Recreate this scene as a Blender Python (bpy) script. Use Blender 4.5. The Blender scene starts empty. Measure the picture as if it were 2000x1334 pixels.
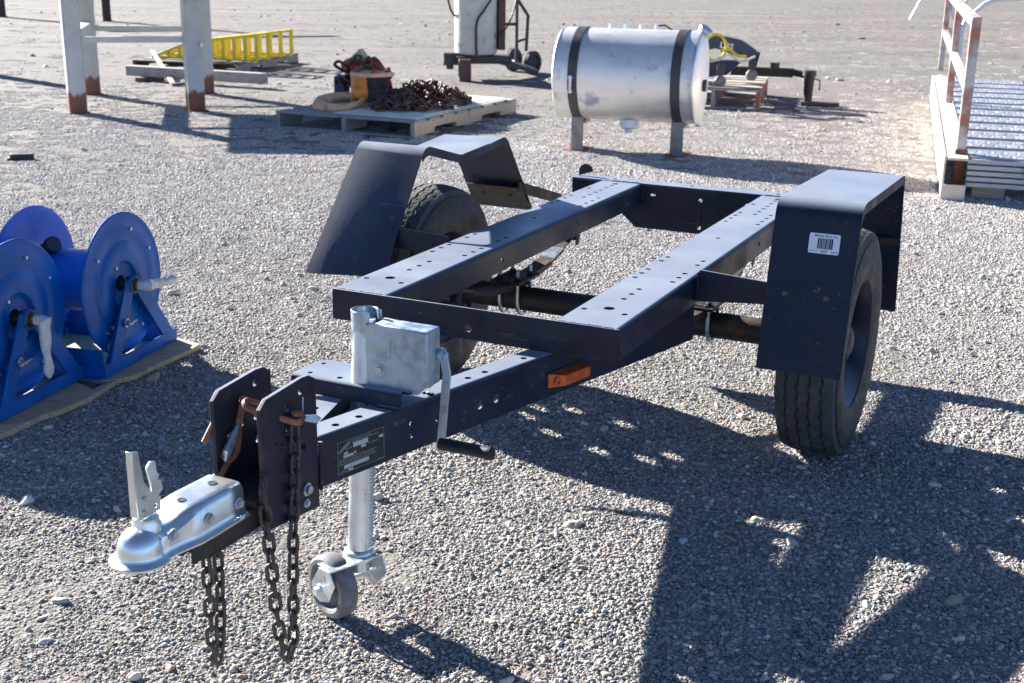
import bpy, bmesh, math, random
import numpy as np
from mathutils import Vector, Matrix, Euler
from mathutils.geometry import delaunay_2d_cdt

random.seed(7)
scene = bpy.context.scene
COL = scene.collection
PI = math.pi
R = math.radians

# ------------------------------------------------------------------ camera, sky, sun, exposure
CAM_H, PITCH, ROLL = 1.476, 0.29956, 0.01585
fwd = Vector((0, math.cos(PITCH), -math.sin(PITCH)))
rgt0 = Vector((1, 0, 0))
up0 = rgt0.cross(fwd)
rgt = rgt0 * math.cos(ROLL) + up0 * math.sin(ROLL)
upv = -rgt0 * math.sin(ROLL) + up0 * math.cos(ROLL)
cam_data = bpy.data.cameras.new('camera')
cam = bpy.data.objects.new('camera', cam_data)
COL.objects.link(cam)
cam.matrix_world = Matrix(((rgt.x, upv.x, -fwd.x, 0), (rgt.y, upv.y, -fwd.y, 0), (rgt.z, upv.z, -fwd.z, CAM_H), (0, 0, 0, 1)))
cam_data.sensor_width = 36
cam_data.lens = 44.07
cam_data.clip_start = 0.05
cam_data.clip_end = 2000
cam_data.dof.use_dof = True
cam_data.dof.focus_distance = 3.1
cam_data.dof.aperture_fstop = 9.0
scene.camera = cam

SUN_AZ, SUN_EL = R(-48), R(23.5)
world = bpy.data.worlds.new('World')
scene.world = world
world.use_nodes = True
wn = world.node_tree.nodes
sky = wn.new('ShaderNodeTexSky')
sky.sky_type = 'NISHITA'
sky.sun_disc = False
sky.sun_elevation = SUN_EL
sky.sun_rotation = SUN_AZ
sky.altitude = 300
sky.air_density = 0.42
sky.dust_density = 0.1
sky.ozone_density = 3.0
world.node_tree.links.new(sky.outputs[0], wn['Background'].inputs[0])
wn['Background'].inputs[1].default_value = 0.066
sun_data = bpy.data.lights.new('sun', 'SUN')
sun_data.energy = 5.0
sun_data.angle = R(0.53)
sun_data.color = (1.0, 0.965, 0.925)
sun = bpy.data.objects.new('sun', sun_data)
COL.objects.link(sun)
sd = Vector((math.sin(SUN_AZ) * math.cos(SUN_EL), math.cos(SUN_AZ) * math.cos(SUN_EL), math.sin(SUN_EL)))
sun.rotation_euler = (-sd).to_track_quat('-Z', 'Y').to_euler()
sun.location = sd * 30

vs = scene.view_settings
vs.view_transform = 'Standard'
vs.look = 'None'
vs.gamma = 1
vs.exposure = 2.02
vs.use_curve_mapping = False
scene.render.engine = 'CYCLES'
scene.cycles.use_denoising = True
scene.cycles.max_bounces = 5
scene.cycles.diffuse_bounces = 2
scene.cycles.glossy_bounces = 3

# ------------------------------------------------------------------ materials
MATS = {}
def mat(name, base, rough=0.5, metal=0.0, spec=0.5, var=0.15, scale=30.0, bump=0.0, bscale=80.0,
        spots=None, spots2=None, coat=0.0, rvar=0.15, grain=None, detail=6, dust=None, scratch=None, zrust=None, grime=None):
    """Procedural principled material: base colour with noise variation, optional two spot layers (colour, scale, threshold)."""
    m = bpy.data.materials.new(name)
    m.use_nodes = True
    nt = m.node_tree
    N, L = nt.nodes, nt.links
    b = N['Principled BSDF']
    b.inputs['Metallic'].default_value = metal
    b.inputs['Specular IOR Level'].default_value = spec
    b.inputs['Coat Weight'].default_value = coat
    b.inputs['Coat Roughness'].default_value = 0.12
    tc = N.new('ShaderNodeTexCoord')
    mp = N.new('ShaderNodeMapping')
    L.new(tc.outputs['Object'], mp.inputs[0])
    if grain: mp.inputs['Scale'].default_value = grain
    n1 = N.new('ShaderNodeTexNoise')
    n1.inputs['Scale'].default_value = scale
    n1.inputs['Detail'].default_value = detail
    L.new(mp.outputs[0], n1.inputs['Vector'])
    r1 = N.new('ShaderNodeMapRange')
    r1.inputs['From Min'].default_value = 0.3; r1.inputs['From Max'].default_value = 0.7
    r1.inputs['To Min'].default_value = 1 - var; r1.inputs['To Max'].default_value = 1 + var
    L.new(n1.outputs[0], r1.inputs[0])
    mul = N.new('ShaderNodeMix'); mul.data_type = 'RGBA'; mul.blend_type = 'MULTIPLY'
    mul.inputs[0].default_value = 1
    mul.inputs[6].default_value = (*base, 1)
    L.new(r1.outputs[0], mul.inputs[7])
    col = mul.outputs[2]
    rr = N.new('ShaderNodeMapRange')
    rr.inputs['From Min'].default_value = 0.3; rr.inputs['From Max'].default_value = 0.7
    rr.inputs['To Min'].default_value = max(0.03, rough - rvar); rr.inputs['To Max'].default_value = min(1, rough + rvar)
    L.new(n1.outputs[0], rr.inputs[0])
    rout = rr.outputs[0]
    def add_spots(col, rout, k, sp):
        c, sc, th = sp[:3]
        n2 = N.new('ShaderNodeTexNoise'); n2.inputs['Scale'].default_value = sc; n2.inputs['Detail'].default_value = 8
        n2.inputs['Roughness'].default_value = 0.65
        mo = N.new('ShaderNodeVectorMath'); mo.operation = 'ADD'; mo.inputs[1].default_value = (3.7 * k + 1.3, 5.1, 2.2 * k)
        L.new(tc.outputs['Object'], mo.inputs[0]); L.new(mo.outputs[0], n2.inputs['Vector'])
        ra = N.new('ShaderNodeMapRange'); ra.inputs['From Min'].default_value = th; ra.inputs['From Max'].default_value = th + (sp[3] if len(sp) > 3 else 0.06)
        L.new(n2.outputs[0], ra.inputs[0])
        mx = N.new('ShaderNodeMix'); mx.data_type = 'RGBA'
        L.new(ra.outputs[0], mx.inputs[0]); L.new(col, mx.inputs[6]); mx.inputs[7].default_value = (*c, 1)
        col = mx.outputs[2]
        mr = N.new('ShaderNodeMix'); mr.data_type = 'FLOAT'
        L.new(ra.outputs[0], mr.inputs[0]); L.new(rout, mr.inputs[2]); mr.inputs[3].default_value = 0.8
        rout = mr.outputs[0]
        return col, rout
    if grime: col, rout = add_spots(col, rout, 2, grime)
    if spots: col, rout = add_spots(col, rout, 0, spots)
    if scratch:      # fine rubbed lines, in two directions
        for kk, msc in enumerate(((2.0, 38, 38), (30, 3.0, 30))):
            m2 = N.new('ShaderNodeMapping'); m2.inputs['Scale'].default_value = msc; m2.inputs['Rotation'].default_value = (.5 * kk, .35, .25 + kk)
            L.new(tc.outputs['Object'], m2.inputs[0])
            ns = N.new('ShaderNodeTexNoise'); ns.inputs['Scale'].default_value = 1.6; ns.inputs['Detail'].default_value = 7; ns.inputs['Roughness'].default_value = .7
            L.new(m2.outputs[0], ns.inputs['Vector'])
            rs_ = N.new('ShaderNodeMapRange'); rs_.inputs['From Min'].default_value = .635; rs_.inputs['From Max'].default_value = .71; rs_.inputs['To Max'].default_value = .65
            L.new(ns.outputs[0], rs_.inputs[0])
            mx = N.new('ShaderNodeMix'); mx.data_type = 'RGBA'; L.new(rs_.outputs[0], mx.inputs[0]); L.new(col, mx.inputs[6]); mx.inputs[7].default_value = (*scratch, 1)
            col = mx.outputs[2]
    if dust:      # settled dust and chalked paint on faces that look up
        c, lo, hi, amt = dust
        ge = N.new('ShaderNodeNewGeometry'); sx = N.new('ShaderNodeSeparateXYZ'); L.new(ge.outputs['Normal'], sx.inputs[0])
        ss = N.new('ShaderNodeMapRange'); ss.interpolation_type = 'SMOOTHSTEP'
        ss.inputs['From Min'].default_value = lo; ss.inputs['From Max'].default_value = hi; ss.inputs['To Max'].default_value = amt
        L.new(sx.outputs[2], ss.inputs[0])
        nd = N.new('ShaderNodeTexNoise'); nd.inputs['Scale'].default_value = 5; nd.inputs['Detail'].default_value = 9
        L.new(tc.outputs['Object'], nd.inputs['Vector'])
        rd = N.new('ShaderNodeMapRange'); rd.inputs['From Min'].default_value = .25; rd.inputs['From Max'].default_value = .75; rd.inputs['To Min'].default_value = .8; rd.inputs['To Max'].default_value = 1.1
        L.new(nd.outputs[0], rd.inputs[0])
        fm = N.new('ShaderNodeMath'); fm.operation = 'MULTIPLY'; fm.use_clamp = True; L.new(ss.outputs[0], fm.inputs[0]); L.new(rd.outputs[0], fm.inputs[1])
        mx = N.new('ShaderNodeMix'); mx.data_type = 'RGBA'; L.new(fm.outputs[0], mx.inputs[0]); L.new(col, mx.inputs[6]); mx.inputs[7].default_value = (*c, 1)
        col = mx.outputs[2]
    if spots2: col, rout = add_spots(col, rout, 1, spots2)
    if zrust:      # rusty foot with a ragged upper edge and a few runs
        c, h = zrust
        sz = N.new('ShaderNodeSeparateXYZ'); L.new(tc.outputs['Object'], sz.inputs[0])
        mz = N.new('ShaderNodeMapping'); mz.inputs['Scale'].default_value = (22, 22, 5); L.new(tc.outputs['Object'], mz.inputs[0])
        nz = N.new('ShaderNodeTexNoise'); nz.inputs['Scale'].default_value = 1; nz.inputs['Detail'].default_value = 6; L.new(mz.outputs[0], nz.inputs['Vector'])
        am = N.new('ShaderNodeMath'); am.operation = 'MULTIPLY_ADD'; am.inputs[1].default_value = -.16; L.new(nz.outputs[0], am.inputs[0]); L.new(sz.outputs[2], am.inputs[2])
        rz_ = N.new('ShaderNodeMapRange'); rz_.inputs['From Min'].default_value = h - .065; rz_.inputs['From Max'].default_value = h - .10; L.new(am.outputs[0], rz_.inputs[0])
        mx = N.new('ShaderNodeMix'); mx.data_type = 'RGBA'; L.new(rz_.outputs[0], mx.inputs[0]); L.new(col, mx.inputs[6]); mx.inputs[7].default_value = (*c, 1); col = mx.outputs[2]
    L.new(col, b.inputs['Base Color'])
    L.new(rout, b.inputs['Roughness'])
    if bump:
        n3 = N.new('ShaderNodeTexNoise'); n3.inputs['Scale'].default_value = bscale; n3.inputs['Detail'].default_value = 6
        L.new(mp.outputs[0], n3.inputs['Vector'])
        bp = N.new('ShaderNodeBump'); bp.inputs['Strength'].default_value = bump; bp.inputs['Distance'].default_value = 0.004
        L.new(n3.outputs[0], bp.inputs['Height']); L.new(bp.outputs[0], b.inputs['Normal'])
    MATS[name] = m
    return m

RUST = (0.20, 0.065, 0.025)
mat('navy', (0.0030, 0.0105, 0.033), 0.42, grime=((.030, .032, .040), 3.5, .47, .32), spec=0.36, scratch=(.12, .115, .115), var=0.35, scale=6, bump=0.06, bscale=160, rvar=0.08,
    spots=((0.11, 0.105, 0.10), 44, 0.645, 0.05), spots2=((.25, .095, .05), 10, 0.665, 0.06), dust=((.235, .265, .32), .48, 1.0, .88))
mat('navy_worn', (0.0065, 0.0100, 0.027), 0.46, grime=((.036, .034, .036), 4.5, .46, .3), spec=0.36, scratch=(.13, .11, .10), var=0.3, scale=12, bump=0.12, bscale=120,
    spots=((0.085, 0.08, 0.075), 45, 0.66, 0.06), spots2=((0.11, 0.05, 0.03), 10, 0.63, 0.1), dust=((.235, .265, .32), .48, 1.0, .88))
mat('black_under', (0.018, 0.016, 0.015), 0.6, var=0.4, scale=18, bump=0.2, spots=((0.09, 0.045, 0.025), 12, 0.55, 0.12))
mat('iron_brown', (0.05, 0.035, 0.026), 0.6, var=0.4, scale=22, bump=0.25, spots=((0.13, 0.06, 0.03), 14, 0.52, 0.15))
mat('rust', (0.22, 0.08, 0.04), 0.75, var=0.4, scale=45, bump=0.35, spots=((0.08, 0.035, 0.02), 30, 0.55, 0.1))
mat('rust_hook', (0.30, 0.12, 0.07), 0.55, var=0.35, scale=45, bump=0.3, spots=((0.09, 0.08, 0.08), 40, 0.55, 0.1))
mat('galv', (0.46, 0.54, 0.60), 0.42, metal=0.85, var=0.14, scale=40, bump=0.05, bscale=40, spots=((0.36, 0.42, 0.47), 12, 0.55, 0.2))
mat('galv_bright', (0.70, 0.74, 0.74), 0.4, metal=0.8, var=0.1, scale=25, bump=0.04)
mat('zinc', (0.80, 0.83, 0.80), 0.33, metal=0.9, var=0.08, scale=14, bump=0.04, bscale=60, rvar=0.06, spots=((0.72, 0.66, 0.50), 9, 0.58, 0.25))
mat('bolt', (0.55, 0.58, 0.60), 0.4, metal=0.9, var=0.15)
mat('bolt_dark', (0.13, 0.10, 0.08), 0.6, metal=0.5, var=0.3)
mat('rubber', (0.017, 0.017, 0.018), 0.62, var=0.25, scale=30, spots=((0.062, 0.059, 0.057), 6, 0.47, 0.35), bump=0.08)
mat('rubber_tread', (0.065, 0.064, 0.062), 0.85, var=0.3, scale=40, spots=((0.20, 0.19, 0.175), 9, 0.5, 0.4), bump=0.1)
mat('caster', (0.13, 0.13, 0.135), 0.65, var=0.2, scale=30, spots=((0.25, 0.24, 0.23), 18, 0.52, 0.2), bump=0.1)
mat('grip', (0.012, 0.014, 0.022), 0.5, var=0.2)
mat('chain', (0.072, 0.066, 0.066), 0.5, metal=0.55, var=0.4, scale=70, bump=0.25, spots=((0.17, 0.07, 0.035), 45, 0.57, 0.1))
mat('chain_rust', (0.105, 0.056, 0.042), 0.55, metal=0.45, var=0.5, scale=30, bump=0.3)
mat('amber', (0.62, 0.10, 0.015), 0.25, var=0.15, scale=40, coat=0.4, bump=0.1, bscale=300)
mat('label_white', (0.78, 0.80, 0.84), 0.55, var=0.03)
mat('print_dark', (0.03, 0.03, 0.045), 0.6, var=0.05)
mat('plate_black', (0.017, 0.02, 0.022), 0.4, var=0.2, scale=60)
mat('label_pale', (0.42, 0.47, 0.43), 0.5, var=0.15, scale=200)
mat('print_pale', (0.22, 0.25, 0.23), 0.5, var=0.3, scale=300)
mat('blue', (0.001, 0.105, 0.40), 0.36, spec=0.28, var=0.14, scale=8, rvar=0.08, scratch=(.12, .2, .42), spots=((.09, .16, .34), 26, .66, .1), grime=((.02, .10, .30), 3, .48, .3), bump=0.03, bscale=20)
mat('blue_sticker', (0.03, 0.14, 0.55), 0.4, var=0.05)
mat('brass', (0.10, 0.085, 0.06), 0.45, metal=0.7, var=0.3)
mat('plywood', (0.52, 0.38, 0.24), 0.8, var=0.3, scale=14, grain=(1, 7, 1), bump=0.2, spots=((0.30, 0.28, 0.25), 6, 0.52, 0.2))
mat('wood_grey', (0.30, 0.285, 0.27), 0.85, var=0.3, scale=10, grain=(1, 9, 9), bump=0.25, spots=((0.15, 0.13, 0.11), 9, 0.56, 0.15))
mat('wood_pale', (0.44, 0.36, 0.27), 0.85, var=0.22, scale=10, grain=(1, 9, 9), bump=0.2, spots=((0.26, 0.2, 0.14), 8, 0.58, 0.15))
mat('wood_dark', (0.09, 0.08, 0.07), 0.85, var=0.4, scale=12, bump=0.2)
mat('wood_red', (0.30, 0.11, 0.09), 0.8, var=0.25, scale=12, bump=0.15)
mat('card', (0.68, 0.69, 0.60), 0.8, var=0.08, scale=6)
mat('post_steel', (0.47, 0.49, 0.48), 0.6, metal=0.15, var=0.12, scale=8, spots=((0.44, 0.40, 0.32), 4, 0.55, 0.2), bump=0.05)
mat('post_leg', (0.42, 0.44, 0.44), 0.6, metal=0.1, var=0.14, scale=7, spots=((0.42, 0.38, 0.30), 4, 0.55, 0.2), spots2=((.25, .13, .08), 20, .68, .05), bump=0.06, zrust=((.17, .07, .042), .19))
mat('post_rust', (0.17, 0.07, 0.04), 0.8, var=0.35, scale=14, bump=0.2)
mat('post_brown', (0.06, 0.03, 0.025), 0.7, var=0.3, scale=10)
mat('yellow', (0.72, 0.55, 0.035), 0.5, var=0.12, scale=10, spots=((0.30, 0.24, 0.08), 14, 0.62, 0.1))
mat('yellow_strap', (0.62, 0.50, 0.02), 0.7, var=0.25, scale=60)
mat('orange', (0.70, 0.22, 0.03), 0.5, var=0.2, scale=12, spots=((0.25, 0.10, 0.05), 16, 0.56, 0.15), bump=0.1)
mat('orange_pale', (0.72, 0.40, 0.24), 0.6, var=0.2, scale=14, spots=((0.32, 0.16, 0.09), 16, 0.56, 0.15), bump=0.1)
mat('red_paint', (0.42, 0.05, 0.03), 0.5, var=0.3, scale=12, spots=((0.10, 0.05, 0.03), 14, 0.5, 0.15))
mat('alu', (0.72, 0.71, 0.69), 0.42, metal=0.5, var=0.10, scale=5, grain=(0.5, 2, 2), rvar=0.12, spots=((0.36, 0.39, 0.45), 3.6, 0.55, 0.12), spots2=((.30, .27, .24), 16, .68, .06), bump=0.05, bscale=14)
mat('tank_leg', (0.20, 0.20, 0.20), 0.5, metal=0.4, var=0.35, scale=9, spots=((.32, .29, .25), 8, .52, .15), bump=.1)
mat('alu_end', (0.72, 0.71, 0.70), 0.42, metal=0.9, var=0.08, scale=10)
mat('strap_black', (0.045, 0.044, 0.046), 0.55, var=0.2, scale=14)
mat('white_dirty', (0.56, 0.54, 0.48), 0.6, var=0.12, scale=7, spots=((0.12, 0.10, 0.08), 7, 0.58, 0.12), spots2=((0.2, 0.15, 0.1), 22, 0.64, 0.06))
mat('maroon', (0.10, 0.045, 0.04), 0.65, var=0.3, scale=12)
mat('cart_dark', (0.055, 0.05, 0.047), 0.65, var=0.4, scale=14, spots=((0.14, 0.08, 0.05), 12, 0.55, 0.15), bump=0.1)
mat('hoist_blue', (0.028, 0.045, 0.085), 0.45, var=0.3, scale=10, spots=((0.12, 0.11, 0.10), 22, 0.62, 0.08))
mat('alu_tread', (0.40, 0.41, 0.44), 0.5, metal=0.6, var=0.14, scale=10, spots=((0.28, 0.21, 0.16), 9, 0.60, 0.14), bump=0.05)
mat('rail_pink', (0.60, 0.55, 0.50), 0.6, var=0.15, scale=8, spots=((0.42, 0.19, 0.12), 5, 0.43, 0.16), bump=0.08)
mat('toe_cream', (0.66, 0.56, 0.46), 0.65, var=0.1, scale=6, spots=((0.42, 0.27, 0.16), 6, 0.63, 0.1))
mat('white_metal', (0.75, 0.76, 0.75), 0.5, var=0.06)
mat('black_rubber_hole', (0.02, 0.02, 0.02), 0.6, var=0.2)
mat('plastic_wrap', (0.66, 0.66, 0.63), 0.3, var=0.12, scale=40, spec=0.6, bump=0.6, bscale=90)

# ------------------------------------------------------------------ mesh helpers
def frame_from_dir(d):
    d = d.normalized()
    a = Vector((0, 0, 1)) if abs(d.z) < 0.9 else Vector((1, 0, 0))
    u = d.cross(a).normalized()
    return u, d.cross(u).normalized()

class MB:
    def __init__(self):
        self.v, self.f, self.mi = [], [], []
    def add(self, verts, faces, mi=0, M=None):
        o = len(self.v)
        if M is not None: verts = [M @ Vector(p) for p in verts]
        self.v += [tuple(p) for p in verts]
        self.f += [tuple(i + o for i in fc) for fc in faces]
        self.mi += [mi] * len(faces)
        return self
    def box(self, x0, x1, y0, y1, z0, z1, mi=0, M=None):
        vs_ = [(x0, y0, z0), (x1, y0, z0), (x1, y1, z0), (x0, y1, z0), (x0, y0, z1), (x1, y0, z1), (x1, y1, z1), (x0, y1, z1)]
        return self.add(vs_, [(3, 2, 1, 0), (4, 5, 6, 7), (0, 1, 5, 4), (1, 2, 6, 5), (2, 3, 7, 6), (3, 0, 4, 7)], mi, M)
    def bar(self, p, q, w, h, mi=0, roll=0.0):
        """box beam from p to q, width w (horizontal), height h."""
        p, q = Vector(p), Vector(q)
        d = (q - p); L = d.length; d.normalize()
        a = Vector((0, 0, 1)) if abs(d.z) < 0.95 else Vector((0, 1, 0))
        u = d.cross(a).normalized(); v = u.cross(d).normalized()
        if roll:
            u, v = u * math.cos(roll) + v * math.sin(roll), -u * math.sin(roll) + v * math.cos(roll)
        M = Matrix(((d.x, u.x, v.x, p.x), (d.y, u.y, v.y, p.y), (d.z, u.z, v.z, p.z), (0, 0, 0, 1)))
        return self.box(0, L, -w / 2, w / 2, -h / 2, h / 2, mi, M)
    def cyl(self, p, q, r, r2=None, n=16, mi=0, caps=True):
        p, q = Vector(p), Vector(q); r2 = r if r2 is None else r2
        u, v = frame_from_dir(q - p)
        vs_ = []
        for c, rad in ((p, r), (q, r2)):
            for k in range(n):
                a = 2 * PI * k / n
                vs_.append(c + (u * math.cos(a) + v * math.sin(a)) * rad)
        fs = [(k, (k + 1) % n, n + (k + 1) % n, n + k) for k in range(n)]
        if caps: fs += [tuple(range(n))[::-1], tuple(range(n, 2 * n))]
        return self.add(vs_, fs, mi)
    def tube(self, pts, r, n=10, closed=False, mi=0, flat=None):
        pts = [Vector(p) for p in pts]; m = len(pts)
        rr = r if hasattr(r, '__len__') else [r] * m
        vs_, u = [], None
        for i, p in enumerate(pts):
            if closed: d = pts[(i + 1) % m] - pts[i - 1]
            else: d = pts[min(i + 1, m - 1)] - pts[max(i - 1, 0)]
            d.normalize()
            if u is None: u = frame_from_dir(d)[0]
            u = (u - d * u.dot(d)).normalized(); w = d.cross(u)
            for k in range(n):
                a = 2 * PI * k / n
                vs_.append(p + (u * math.cos(a) + w * math.sin(a)) * rr[i])
        fs = []
        for i in range(m if closed else m - 1):
            j = (i + 1) % m
            for k in range(n):
                fs.append((i * n + k, i * n + (k + 1) % n, j * n + (k + 1) % n, j * n + k))
        if not closed: fs += [tuple(range(n))[::-1], tuple(range((m - 1) * n, m * n))]
        return self.add(vs_, fs, mi)
    def lathe(self, prof, M=None, n=48, closed=False, mi=0):
        """prof: (radius, height) pairs, turned about local Z."""
        vs_, m = [], len(prof)
        for r_, h in prof:
            for k in range(n):
                a = 2 * PI * k / n
                vs_.append((r_ * math.cos(a), r_ * math.sin(a), h))
        fs = []
        for i in range(m if closed else m - 1):
            j = (i + 1) % m
            for k in range(n):
                fs.append((i * n + k, i * n + (k + 1) % n, j * n + (k + 1) % n, j * n + k))
        return self.add(vs_, fs, mi, M)
    def plate(self, outline, t, M=None, holes=(), mi=0, nh=14):
        """flat plate in local XY (thickness along +Z) with round or slotted holes (x, y, r) / (x, y, rx, ry)."""
        pts = [Vector(p) for p in outline]; loops = [list(range(len(pts)))]
        hol = [(h[0], h[1], h[2], h[3] if len(h) > 3 else h[2]) for h in holes]
        for hx, hy, rx, ry in hol:
            o = len(pts)
            pts += [Vector((hx + rx * math.cos(2 * PI * k / nh), hy + ry * math.sin(2 * PI * k / nh))) for k in range(nh)]
            loops.append(list(range(o, o + nh)))
        edges = [(lp[k], lp[(k + 1) % len(lp)]) for lp in loops for k in range(len(lp))]
        V, E_, F, _, _, _ = delaunay_2d_cdt(pts, edges, [], 0, 1e-7)
        def inside(p):
            c = False; n = len(outline); j = n - 1
            for i in range(n):
                xi, yi = outline[i]; xj, yj = outline[j]
                if (yi > p[1]) != (yj > p[1]) and p[0] < (xj - xi) * (p[1] - yi) / (yj - yi) + xi: c = not c
                j = i
            return c
        keep = []
        for fc in F:
            cx = sum(V[i].x for i in fc) / 3; cy = sum(V[i].y for i in fc) / 3
            if not inside((cx, cy)): continue
            if any(((cx - a) / rx) ** 2 + ((cy - b) / ry) ** 2 < 1 for a, b, rx, ry in hol): continue
            a, b, c = [V[i] for i in fc]
            if (b - a).cross(c - a) < 0: fc = fc[::-1]
            keep.append(tuple(fc))
        n = len(V)
        vs_ = [(p.x, p.y, t) for p in V] + [(p.x, p.y, 0) for p in V]
        fs = keep + [tuple(i + n for i in fc[::-1]) for fc in keep]
        cnt = {}
        for fc in keep:
            for k in range(3):
                e = (fc[k], fc[(k + 1) % 3]); cnt[e] = 1
        for (a, b) in list(cnt):
            if (b, a) not in cnt: fs.append((b, a, a + n, b + n))
        return self.add(vs_, fs, mi, M)
    def sheet(self, prof, x0, x1, t, mi=0, M=None, nx=1):
        """folded sheet: profile of (y, z) points extruded along x, thickness t to the right-hand side."""
        P = [Vector(p) for p in prof]; m = len(P); off = []
        for i in range(m):
            d = (P[min(i + 1, m - 1)] - P[max(i - 1, 0)]).normalized()
            off.append(P[i] + Vector((d.y, -d.x)) * t)
        vs_ = []
        for x in (x0, x1):
            vs_ += [(x, p.x, p.y) for p in P] + [(x, p.x, p.y) for p in off]
        fs = []
        k = 2 * m
        for i in range(m - 1):
            fs.append((i, i + 1, k + i + 1, k + i))
            fs.append((m + i + 1, m + i, k + m + i, k + m + i + 1))
            fs.append((i, m + i, m + i + 1, i + 1))
            fs.append((k + i, k + i + 1, k + m + i + 1, k + m + i))
        fs += [(0, k, k + m, m), (m - 1, 2 * m - 1, k + 2 * m - 1, k + m - 1)]
        return self.add(vs_, fs, mi, M)
    def text(self, body, size, M, mi=0, align='LEFT', bold=0.0):
        cu = bpy.data.curves.new('lettering', 'FONT'); cu.body = body; cu.size = size; cu.align_x = align
        cu.offset = bold; cu.resolution_u = 2
        ob = bpy.data.objects.new('lettering', cu); COL.objects.link(ob)
        dg = bpy.context.evaluated_depsgraph_get()
        me = bpy.data.meshes.new_from_object(ob.evaluated_get(dg))
        self.add([v.co[:] for v in me.vertices], [tuple(p.vertices) for p in me.polygons], mi, M)
        bpy.data.objects.remove(ob); bpy.data.curves.remove(cu); bpy.data.meshes.remove(me)
        return self
    def mesh(self, name, mats, angle=32, recalc=True):
        me = bpy.data.meshes.new(name)
        me.from_pydata(self.v, [], self.f)
        if isinstance(mats, str): mats = [mats]
        for m_ in mats: me.materials.append(MATS[m_])
        me.polygons.foreach_set('material_index', self.mi)
        if recalc:
            bm = bmesh.new(); bm.from_mesh(me)
            bmesh.ops.recalc_face_normals(bm, faces=bm.faces)
            bm.to_mesh(me); bm.free()
        me.polygons.foreach_set('use_smooth', [True] * len(me.polygons))
        me.set_sharp_from_angle(angle=R(angle))
        me.update()
        return me
    def build(self, name, mats, parent=None, bevel=0.0, angle=32, loc=None, rot=None, recalc=True):
        ob = bpy.data.objects.new(name, self.mesh(name, mats, angle, recalc))
        COL.objects.link(ob)
        if parent: ob.parent = parent
        if loc: ob.location = loc
        if rot: ob.rotation_euler = rot
        if bevel: add_bevel(ob, bevel)
        return ob

def add_bevel(ob, w):
    b = ob.modifiers.new('bevel', 'BEVEL'); b.width = w; b.segments = 2; b.limit_method = 'ANGLE'; b.angle_limit = R(40)
    b.harden_normals = False

def link_mesh(name, me, parent=None, loc=(0, 0, 0), rot=(0, 0, 0), scale=None, label=None):
    ob = bpy.data.objects.new(name, me); COL.objects.link(ob)
    ob.parent = parent; ob.location = loc; ob.rotation_euler = rot
    if scale: ob.scale = scale
    if label: ob['label'] = label
    return ob

def tag(o, label, cat, group=None, kind=None):
    o['label'] = label
    if cat: o['category'] = cat
    if group: o['group'] = group
    if kind: o['kind'] = kind
    return o

def thing(name, label, cat, loc=(0, 0, 0), rz=0.0, group=None):
    o = bpy.data.objects.new(name, None); COL.objects.link(o)
    o.empty_display_size = 0.1
    o.location = loc; o.rotation_euler = (0, 0, rz)
    return tag(o, label, cat, group)

def rounded(pts, radii, seg=6):
    """round the inner corners of an open polyline."""
    P = [Vector(p) for p in pts]; out = [P[0]]
    for i in range(1, len(P) - 1):
        r_ = radii[i - 1]
        a = (P[i - 1] - P[i]); b = (P[i + 1] - P[i]); la, lb = a.length, b.length
        a.normalize(); b.normalize()
        ang = a.angle(b); t = min(r_ / math.tan(ang / 2), la * 0.49, lb * 0.49)
        p0, p1 = P[i] + a * t, P[i] + b * t
        for k in range(seg + 1):
            s = k / seg
            out.append(p0 * (1 - s) ** 2 + P[i] * 2 * s * (1 - s) + p1 * s ** 2)
    out.append(P[-1])
    return out

def axes(x, y, z, o):
    x, y, z, o = Vector(x), Vector(y), Vector(z), Vector(o)
    return Matrix(((x.x, y.x, z.x, o.x), (x.y, y.y, z.y, o.y), (x.z, y.z, z.z, o.z), (0, 0, 0, 1)))

def hexbolts(name, m_, parent, items):
    """one object per bolt: (position, direction, radius, height)."""
    for p, d, r_, h in items: hexbolt(MB(), p, d, r_, h).build(name, m_, parent)

def hexbolt(mb, p, d, r, h, mi=0, washer=True):
    p, d = Vector(p), Vector(d).normalized()
    if washer: mb.cyl(p, p + d * h * 0.25, r * 1.35, n=16, mi=mi)
    mb.cyl(p + d * h * 0.2, p + d * h, r, r * 0.92, n=6, mi=mi)
    return mb

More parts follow.
